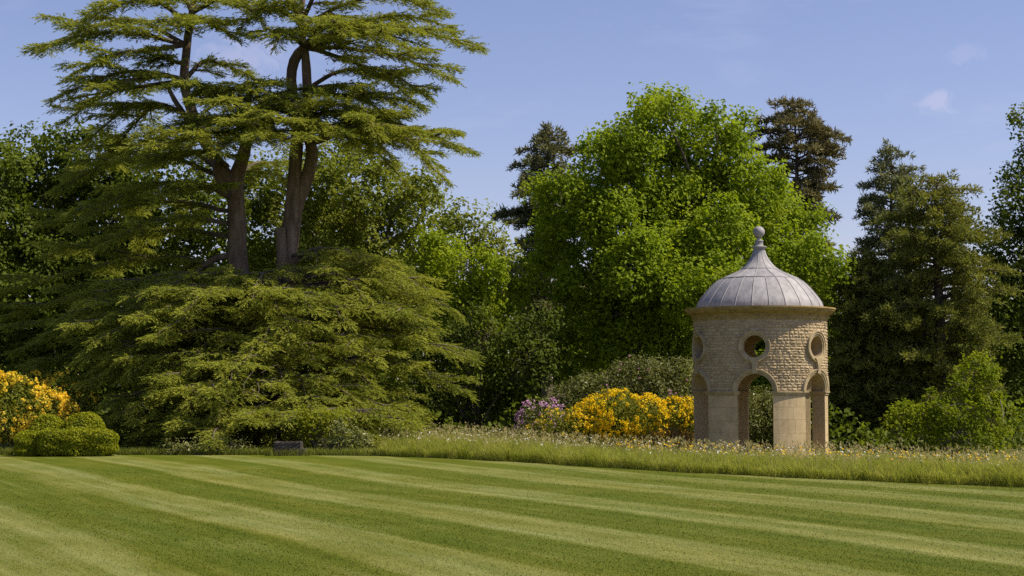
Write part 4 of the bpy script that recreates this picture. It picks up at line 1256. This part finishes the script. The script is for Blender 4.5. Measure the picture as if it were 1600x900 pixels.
broadleaf('broadleaf_tree', 'dark tree at the photo edge beyond the olive yew', [
    (1625, 185, 42, 30), (1640, 260, 60, 55), (1615, 335, 45, 50), (1620, 430, 58, 70), (1610, 530, 55, 70), (1620, 620, 60, 60), (1680, 350, 80, 110), (1690, 520, 90, 120), (1570, 620, 45, 60), (1592, 320, 38, 44), (1588, 400, 42, 55), (1580, 480, 45, 60), (1572, 555, 45, 55), (1556, 385, 30, 46), (1548, 460, 40, 60), (1552, 540, 40, 60)], 64, 1640, M['darkleaf'], M['bark_dark'], 27, dens=2.6, size=0.15, per=56, r0=0.28, fill=0.9, trunk_px=(1640, 560), jit=(0.6, 1.12))
broadleaf('broadleaf_shrub', 'fresh light green shrub at the foot of the dark yew', [
    (1525, 580, 30, 34), (1500, 600, 22, 24), (1550, 600, 20, 26), (1490, 648, 44, 38), (1440, 655, 44, 34), (1545, 640, 36, 46), (1400, 672, 30, 24), (1415, 650, 22, 20), (1500, 680, 60, 26)], 50.2, 1490, M['shrubleaf'], M['bark_pale'], 28, dens=6.0, size=0.11, per=34, spread=0.13, r0=0.05, fill=0.5, cat='shrub', stems=4, up=0.7, depth=0.5, rag=0.14, jit=(0.5, 1.12))

# far wood closing the view between the trunks
rng = np.random.default_rng(40)
n = 38000
X = rng.uniform(-46, 46, n); Yf = rng.uniform(80, 92, n)
hz = 6.0 + 3.5 * smooth01((2 - X) / 8) + 1.2 * np.sin(X * 0.5) + 0.8 * np.sin(X * 1.3 + 1) + rng.normal(0, 0.5, n)
Zf = hz * rng.random(n) ** 0.75
V, F, r = cards(np.stack([X, Yf, Zf - 0.3], -1), rng.normal(0, 1, (n, 3)) + [0, -0.5, 0.3], 0.6, 0.8, rng)
props(obj('distant_woodland', [(V, F, r)], M['darkleaf']), 'dim mass of woodland foliage far behind the garden trees', 'woodland', kind='stuff')

n = 22000
X = rng.uniform(-26, 27, n); Yf = rng.uniform(55, 66, n)
keep = (np.abs(X - PX) > 2.6) | (Yf > 58)
hz = 1.5 + 0.45 * np.sin(X * 0.9) + 0.3 * np.sin(X * 2.3 + 1)
Zf = hz * rng.random(n) ** 0.8 - 0.4
V, F, r = cards(np.stack([X, Yf, Zf], -1)[keep], (rng.normal(0, 1, (n, 3)) + [0, -0.3, 0.5])[keep], 0.22, 0.7, rng)
props(obj('undergrowth', [(V, F, r)], M['darkleaf']), 'dark tangled undergrowth on the ground among the background trees', 'undergrowth', kind='stuff')

# ------------------------------------------------------------------ flowering shrubs
def flower_trusses(P, O, rng, petals=9, rad=0.085, size=0.075):
    n = len(P)
    idx = np.repeat(np.arange(n), petals)
    d = unit(rng.normal(0, 1, (len(idx), 3)) + unit(O)[idx] * 0.9)
    rr = (rad * rng.uniform(0.7, 1.2, n))[idx][:, None]
    r = 0.6 * rng.random(n)[idx] + 0.4 * rng.random(len(idx))
    return cards(P[idx] + d * rr, d + rng.normal(0, 0.35, d.shape), size, 0.95, rng, r, 0.25)


def flower_shrub(name, label, lobes, Y, leaf, petal, seed, bloom=0.5, dens=9.0, lsize=0.085, per=14, spread=0.12, nf=None, mask=None, rad=0.07, psize=0.062, group=None, aspect=0.42, petals=9):
    rng = np.random.default_rng(seed)
    L = lobes_world(lobes, Y)
    P, O = lobe_points(L, dens * 2.2, rng, (0.86, 1.04), 0.3, 0.045)
    cx_ = np.mean([c[0] for c, r in L]); cy_ = np.mean([c[1] for c, r in L])
    base = np.array([cx_, cy_, float(ground_z(cx_, cy_))])
    ok = P[:, 2] > base[2] + 0.05
    P, O = P[ok], O[ok]
    t = thing(name, label, 'shrub', tuple(base), group=group)
    stems = []
    for c, r in L:
        for k in range(5):
            e = c + rng.normal(0, 0.35, 3) * r
            v, f = tube(catmull([base + rng.normal(0, 0.15, 3) * [1, 1, 0], (base + e) / 2 + rng.normal(0, 0.1, 3), e], 6), np.linspace(0.03, 0.01, 6), 4)
            stems.append((v - base, f))
    obj('stems', stems, M['bark_dark'], t)
    lv = [leaf_cloud(P, O, rng, per, spread, 0.7, lsize, aspect, 0.5)]
    for c, r in L:
        n = int(900 * r[0] * r[1] * r[2]) + 60
        d = unit(rng.normal(0, 1, (n, 3))) * (rng.random((n, 1)) ** 0.35) * 0.86
        lv.append(cards(c + d * r, rng.normal(0, 1, (n, 3)) + [0, 0, 0.5], lsize * 1.6, 0.6, rng))
    obj('foliage', [(v - base, f, r) for v, f, r in lv], leaf, t)
    if petal is not None and bloom > 0:
        Q, QO = lobe_points(L, dens * bloom * 9, rng, (0.97, 1.1), 0.15, 0.03)
        ok = (Q[:, 2] > base[2] + 0.12)
        # blooms gather in drifts
        ph = rng.uniform(0, 6.28, 3)
        fld = np.sin(Q[:, 0] * 3.1 + ph[0]) + np.sin(Q[:, 2] * 4.3 + Q[:, 0] * 1.7 + ph[1]) + np.sin(Q[:, 0] * 7.0 - Q[:, 2] * 3 + ph[2]) * 0.6
        ok &= rng.random(len(Q)) < np.clip(0.7 + 0.35 * fld, 0.12, 1.0)
        if mask is not None: ok &= mask(Q, rng)
        if not ok.any(): return t
        V, F, r = flower_trusses(Q[ok], QO[ok], rng, petals, rad, psize)
        obj('blossoms', [(V - base, F, r)], petal, t)
    return t


flower_shrub('azalea_bush', 'large azalea full of yellow flowers in front of the rhododendron mound', [(960, 652, 52, 40), (922, 664, 42, 34), (1004, 658, 42, 36)], 53.5, M['azalea'], M['yellow'], 51, bloom=0.85)
flower_shrub('azalea_bush', 'yellow azalea half hidden behind the stone pavilion', [(1062, 655, 34, 32), (1085, 660, 30, 34), (1035, 668, 26, 24)], 53.8, M['azalea'], M['yellow'], 52, bloom=0.6)
flower_shrub('azalea_bush', 'sparsely flowering azalea between mauve rhododendron and yellow azalea', [(875, 668, 34, 30), (850, 678, 28, 18), (900, 672, 28, 26)], 53.2, M['azalea'], M['amber'], 53, bloom=0.28)
flower_shrub('rhododendron_bush', 'rhododendron with mauve flower heads beside the yellow azaleas', [(838, 660, 28, 32), (822, 676, 18, 18), (858, 645, 22, 20)], 54.2, M['rhodo'], M['mauve'], 54, bloom=0.42, rad=0.09, aspect=0.36)
flower_shrub('rhododendron_bush', 'high dull green rhododendron mound with few pale buds behind the azaleas', [(1000, 612, 72, 52), (925, 630, 58, 44), (1058, 608, 52, 48), (880, 646, 42, 36)], 56, M['rhodo'], M['pinkbud'], 55, bloom=0.03, dens=8, lsize=0.11, per=15, aspect=0.34, psize=0.05, rad=0.04)
flower_shrub('rhododendron_bush', 'glossy rhododendron seen through the pavilion arch', [(1190, 650, 45, 42), (1150, 660, 40, 36), (1225, 660, 36, 34)], 57, M['rhodo'], None, 56, bloom=0, dens=8, lsize=0.11, per=15, aspect=0.34)
flower_shrub('heath_bush', 'low russet heath at the foot of the half-hidden azalea', [(1045, 682, 34, 13), (1015, 686, 22, 9), (1070, 686, 18, 10)], 52.6, M['heath'], None, 57, bloom=0, dens=12, lsize=0.06, per=16, spread=0.09)
flower_shrub('azalea_bush', 'big amber-yellow azalea beside the clipped box hedge', [(10, 640, 60, 52), (65, 650, 46, 38), (-35, 630, 55, 60), (95, 645, 26, 24)], 46.4, M['azalea'], M['amber'], 58, bloom=0.85)
flower_shrub('azalea_bush', 'smaller amber azalea in shade under the cedar skirt', [(95, 612, 34, 30), (125, 625, 26, 28), (60, 610, 26, 26)], 47.5, M['azalea'], M['amber'], 59, bloom=0.22)
# undergrowth beneath the cedar
flower_shrub('undergrowth_shrub', 'yellowish low shrub beside the dark stone trough', [(495, 672, 26, 28), (520, 660, 26, 24), (480, 655, 20, 18)], 44.4, M['box'], None, 60, bloom=0, dens=9, lsize=0.09, per=14)
flower_shrub('undergrowth_shrub', 'leafy low shrub with a few pink blooms between trough and meadow', [(532, 680, 18, 30), (560, 690, 24, 20), (510, 696, 22, 14)], 44.0, M['rhodo'], M['pinkbud'], 61, bloom=0.03, dens=9, lsize=0.08, per=14)
flower_shrub('undergrowth_shrub', 'low speckled shrub at the lawn edge between box hedge and trough', [(335, 698, 28, 13), (290, 700, 28, 12), (370, 700, 20, 11)], 44.2, M['rhodo'], None, 62, bloom=0, dens=9, lsize=0.07, per=14)


# ------------------------------------------------------------------ clipped box
def clipped(name, label, cpx, w_px, top, bottom, Y, depth, seed, power=5.0, group=None, dome=False):
    rng = np.random.default_rng(seed)
    s = 1.0 / ppm(Y)
    c = at(cpx, bottom, Y)
    gz = float(ground_z(c[0], c[1]))
    base = np.array([c[0], Y, gz])
    H = at(cpx, top, Y)[2] - gz
    a, b = w_px * s / 2, depth / 2
    n = 13000 if not dome else 8000
    d = unit(rng.normal(0, 1, (n, 3))); d[:, 2] = np.abs(d[:, 2]) if dome else d[:, 2]
    p = 2.2 if dome else power
    k = (np.abs(d[:, 0]) ** p + np.abs(d[:, 1]) ** p + np.abs(d[:, 2]) ** p) ** (-1 / p)
    sc_ = np.array([a, b, H]) if dome else np.array([a, b, H / 2])
    U = d * k[:, None]
    N = unit(np.sign(U) * np.abs(U) ** (p - 1) / sc_)
    lump = 0.022 * (np.sin(U[:, 0] * a * 9 + seed) + np.sin(U[:, 2] * 7 + U[:, 0] * a * 5) + np.sin(U[:, 1] * 6 + 2))
    P = U * sc_ + N * (lump + rng.uniform(-0.05, 0.02, n))[:, None]
    if not dome: P[:, 2] += H / 2
    ok = (P[:, 2] > 0.01)
    P, N = P[ok], N[ok]
    t = thing(name, label, 'hedge', tuple(base), group=group)
    obj('foliage', [cards(P, N * 0.7 + rng.normal(0, 0.6, P.shape) + [0, 0, 0.25], 0.06, 0.65, rng)], M['box'], t)
    # woody core just inside the leaves
    th_, ph_ = np.meshgrid(np.linspace(0, 2 * np.pi, 40, endpoint=False), np.linspace(-np.pi / 2 if not dome else 0, np.pi / 2, 18), indexing='ij')
    e = np.stack([np.cos(ph_) * np.cos(th_), np.cos(ph_) * np.sin(th_), np.sin(ph_)], -1).reshape(-1, 3)
    kk = (np.abs(e) ** p).sum(1) ** (-1 / p)
    CV = e * kk[:, None] * (sc_ - 0.055)
    if not dome: CV[:, 2] += H / 2
    i = np.arange(40)[:, None]; j = np.arange(17)[None, :]
    CF = np.stack([i * 18 + j, ((i + 1) % 40) * 18 + j, ((i + 1) % 40) * 18 + j + 1, i * 18 + j + 1], -1).reshape(-1, 4)
    obj('core', [(CV, CF)], M['boxcore'], t, True)
    return t


clipped('box_hedge', 'long clipped box hedge block at the lawn edge', 122, 122, 671, 707.5, 43.9, 0.8, 71)
clipped('box_hedge', 'short clipped box hedge block beside the amber azalea', 48, 44, 676, 707.5, 44.2, 0.8, 72)
clipped('box_mound', 'smaller clipped box dome rising behind the short hedge block', 74, 64, 649, 700, 45.0, 1.0, 73, dome=True)
clipped('box_mound', 'wider clipped box dome rising behind the long hedge block', 130, 78, 646, 700, 44.95, 1.0, 74, dome=True)

# ------------------------------------------------------------------ stone trough at the lawn edge
rng = np.random.default_rng(80)
tc = at(451, 713, 43.0)
tz = float(ground_z(tc[0], tc[1]))
trough = thing('stone_trough', 'low dark weathered stone trough at the lawn edge under the cedar', 'trough', (tc[0], 43.2, tz))


def rough_box(x0, x1, y0, y1, z0, z1, n=(7, 4, 4), amp=0.007, bev=0.03):
    """block with worn, uneven faces"""
    def face(ax, val, nn):
        a = np.linspace(0, 1, nn[0] + 1); b = np.linspace(0, 1, nn[1] + 1)
        A, B = np.meshgrid(a, b, indexing='ij')
        P = np.zeros(A.shape + (3,))
        o = [k for k in range(3) if k != ax]
        P[..., ax] = val; P[..., o[0]] = A; P[..., o[1]] = B
        V = P.reshape(-1, 3)
        i = np.arange(nn[0])[:, None] * (nn[1] + 1); j = np.arange(nn[1])[None, :]
        F = np.stack([i + j, i + nn[1] + 1 + j, i + nn[1] + 2 + j, i + j + 1], -1).reshape(-1, 4)
        return V, F
    lo, hi = np.array([x0, y0, z0]), np.array([x1, y1, z1])
    out = []
    for ax in range(3):
        for val in (0, 1):
            nn = [n[k] for k in range(3) if k != ax]
            V, F = face(ax, val, nn)
            W = lo + V * (hi - lo)
            c = (lo + hi) / 2
            e = np.minimum(V, 1 - V) * (hi - lo)
            near = np.sort(e, 1)[:, 1]      # closeness to an arris
            W = W + (c - W) * (np.clip(1 - near / bev, 0, 1) * 0.05)[:, None]
            Hs = np.round(W, 3)
            W += amp * np.stack([np.modf(np.sin(Hs @ np.array(kk_)) * 43758.5453)[0] for kk_ in ((12.9, 78.2, 37.7), (39.3, 11.1, 83.1), (73.1, 52.2, 9.15))], -1)
            out.append((W, F))
    return out


obj('basin_wall', rough_box(-0.40, 0.32, -0.24, -0.16, 0.05, 0.34, (14, 2, 7)), M['trough'], trough, False)
obj('basin_wall', rough_box(-0.40, 0.32, 0.16, 0.24, 0.05, 0.36, (14, 2, 7)), M['trough'], trough, False)
obj('basin_end', rough_box(-0.402, -0.32, -0.17, 0.17, 0.05, 0.35, (2, 6, 6)), M['trough'], trough, False)
obj('basin_end', rough_box(0.25, 0.322, -0.17, 0.17, 0.05, 0.35, (2, 6, 6)), M['trough'], trough, False)
obj('basin_floor', rough_box(-0.33, 0.26, -0.17, 0.17, 0.06, 0.20, (8, 5, 2)), M['soil'], trough, False)
obj('plinth', rough_box(-0.40, 0.42, -0.27, 0.25, -0.05, 0.055, (14, 4, 2), 0.006), M['trough'], trough, False)
obj('corner_block', rough_box(0.325, 0.42, -0.2, 0.1, 0.05, 0.18, (2, 5, 3)), M['trough'], trough, False)

# ------------------------------------------------------------------ meadow
rng = np.random.default_rng(90)


def meadow_pts(n, x0=-3.4, x1=18.0, far=15.0, bias=2.2):
    x = rng.uniform(x0, x1, n)
    s = far * rng.random(n) ** bias
    y = edge_y(x) + 0.05 + s + 0.10 * np.sin(x * 3.1) + 0.07 * np.sin(x * 7.7 + 1) + 0.05 * np.sin(x * 17 + 2)
    z = ground_z(x, y)
    inp = ((x - PX) ** 2 + (y - PY) ** 2) > 2.1 ** 2
    return np.stack([x, y, z], -1)[inp], s[inp]


def blades(P, H, W, rng, bend=0.35):
    n = len(P)
    az = rng.uniform(0, 2 * np.pi, n)
    D = np.stack([np.cos(az), np.sin(az), 0 * az], -1)
    fa = rng.uniform(0, 2 * np.pi, n)
    S = np.stack([np.cos(fa), np.sin(fa), 0 * fa], -1)
    b = (bend * rng.uniform(0.3, 1.5, n) * H)[:, None]
    up = np.array([0, 0, 1.0]) * H[:, None]
    w = (W * np.ones(n))[:, None]
    m = P + up * 0.55 + D * b * 0.35
    V = np.stack([P - S * w * 0.5, P + S * w * 0.5, m + S * w * 0.4, m - S * w * 0.4, P + up * (1 - 0.25 * bend) + D * b], 1).reshape(-1, 3)
    k = np.arange(n)[:, None] * 5
    r = rng.random(n)
    return (V, k + np.array([[0, 1, 2, 3]]), r), (V[:0], np.zeros((0, 3), int), r[:0]), k, V, r


def blade_chunks(P, H, W, rng, bend=0.35):
    (a, _, k, V, r) = blades(P, H, W, rng, bend)
    # quad body and pointed tip, as two chunks that share their vertices' positions
    tipV = V.reshape(-1, 5, 3)[:, 2:5].reshape(-1, 3)
    return [a, (tipV, np.arange(len(tipV)).reshape(-1, 3), r)]


P, s = meadow_pts(74000)
tall = 0.46 + 0.10 * np.sin(P[:, 0] * 1.7 + P[:, 1]) + 0.07 * np.sin(P[:, 0] * 4.1 - P[:, 1] * 2) + 0.05 * np.sin(P[:, 0] * 9.3 + P[:, 1] * 5)
H = tall * rng.uniform(0.6, 1.15, len(P)) * (0.62 + 0.38 * smooth01((s + 0.25) / 0.9))
Q, s2 = meadow_pts(9000, -3.9, 18, 1.0, 1.0)
props(obj('meadow_grass', blade_chunks(P, H, 0.010, rng, 0.55) + blade_chunks(Q, 0.2 * rng.uniform(0.5, 1.3, len(Q)), 0.012, rng, 0.7), M['meadow']), 'long uncut meadow grass bordering the lawn in front of the pavilion', 'grass', kind='stuff')
P, s = meadow_pts(4200, bias=1.2)
H = rng.uniform(0.42, 0.74, len(P))
st_ch = blade_chunks(P, H, 0.006, rng, 0.15)
tips = st_ch[1][0].reshape(-1, 3, 3)[:, 2]
hd = needles(np.repeat(tips, 3, 0) + rng.normal(0, 0.012, (len(tips) * 3, 3)) - [0, 0, 0.05], rng.normal(0, 0.45, (len(tips) * 3, 3)) + [0, 0, 0.8], 0.085, 0.024, rng)
props(obj('grass_seed_heads', st_ch + [hd], M['seed']), 'pale buff seed heads standing above the meadow grass', 'seed heads', kind='stuff')


def flowers(name, label, n, mat, h0, h1, size, x0, x1, bias=1.0, far=13):
    P, s = meadow_pts(n, x0, x1, far, bias)
    P = P + np.stack([0 * s, 0 * s, rng.uniform(h0, h1, len(P))], -1)
    idx = np.repeat(np.arange(len(P)), 5)
    d = unit(rng.normal(0, 1, (len(idx), 3)) * [1, 1, 0.4] + [0, -0.2, 0.3])
    ch = cards(P[idx] + d * size * 0.35, d + [0, -0.3, 0.9], size, 0.9, rng)
    props(obj(name, [ch], mat), label, 'flowers', kind='stuff')


flowers('buttercups', 'yellow buttercups dotted through the meadow near the pavilion', 620, M['buttercup'], 0.4, 0.6, 0.032, 2.5, 15, 1.3)
flowers('white_wildflowers', 'small white wildflowers scattered through the meadow', 420, M['daisy'], 0.35, 0.6, 0.032, -3.5, 16, 1.2)

# rough grass and low plants in the cedar's shade, left of the meadow
n = 16000
x = rng.uniform(-15.5, -3.2, n); s = 1.6 * rng.random(n) ** 1.5
y = edge_y(x) + 0.03 + s
keep = ~((np.abs(x - tc[0]) < 0.5) & (np.abs(y - 43.2) < 0.36))
keep &= ~((x < at(190, 700, 45)[0]) & (x > at(20, 700, 45)[0]))
P = np.stack([x, y, ground_z(x, y)], -1)[keep]
xt = rng.uniform(tc[0] - 0.55, tc[0] + 0.6, 260); yt = rng.uniform(42.78, 42.92, 260)
P = np.vstack([P, np.stack([xt, yt, ground_z(xt, yt)], -1)])
props(obj('rough_grass', blade_chunks(P, rng.uniform(0.06, 0.26, len(P)), 0.014, rng, 0.5), M['roughgrass']), 'shaded rough grass between the lawn and the cedar skirt', 'grass', kind='stuff')

# ------------------------------------------------------------------ lawn blades, laid one way or the other by the mower
rng = np.random.default_rng(95)
n = 230000
v = rng.uniform(0, 1, n)
yy = 1.0 / (1 / 14.2 * (1 - v) + 1 / 36.0 * v)        # denser near the viewer
xx = rng.uniform(-0.335, 0.335, n) * yy
ok = yy < edge_y(xx) - 0.1
P = np.stack([xx, yy, ground_z(xx, yy)], -1)[ok]
sv = P @ np.array(STRIPE_N)
lit = np.zeros(len(P), bool)
for l0, l1 in LANES: lit |= (sv > l0) & (sv < l1)
lay = np.where(lit, 1.0, -1.0)[:, None]
along = np.array([-0.44, 0.898, 0.0])
Hh = rng.uniform(0.010, 0.030, len(P))
Dd = unit(np.array([0, 0, 1.0]) + along * lay * 0.9 + rng.normal(0, 0.35, P.shape) * [1, 1, 0.2])
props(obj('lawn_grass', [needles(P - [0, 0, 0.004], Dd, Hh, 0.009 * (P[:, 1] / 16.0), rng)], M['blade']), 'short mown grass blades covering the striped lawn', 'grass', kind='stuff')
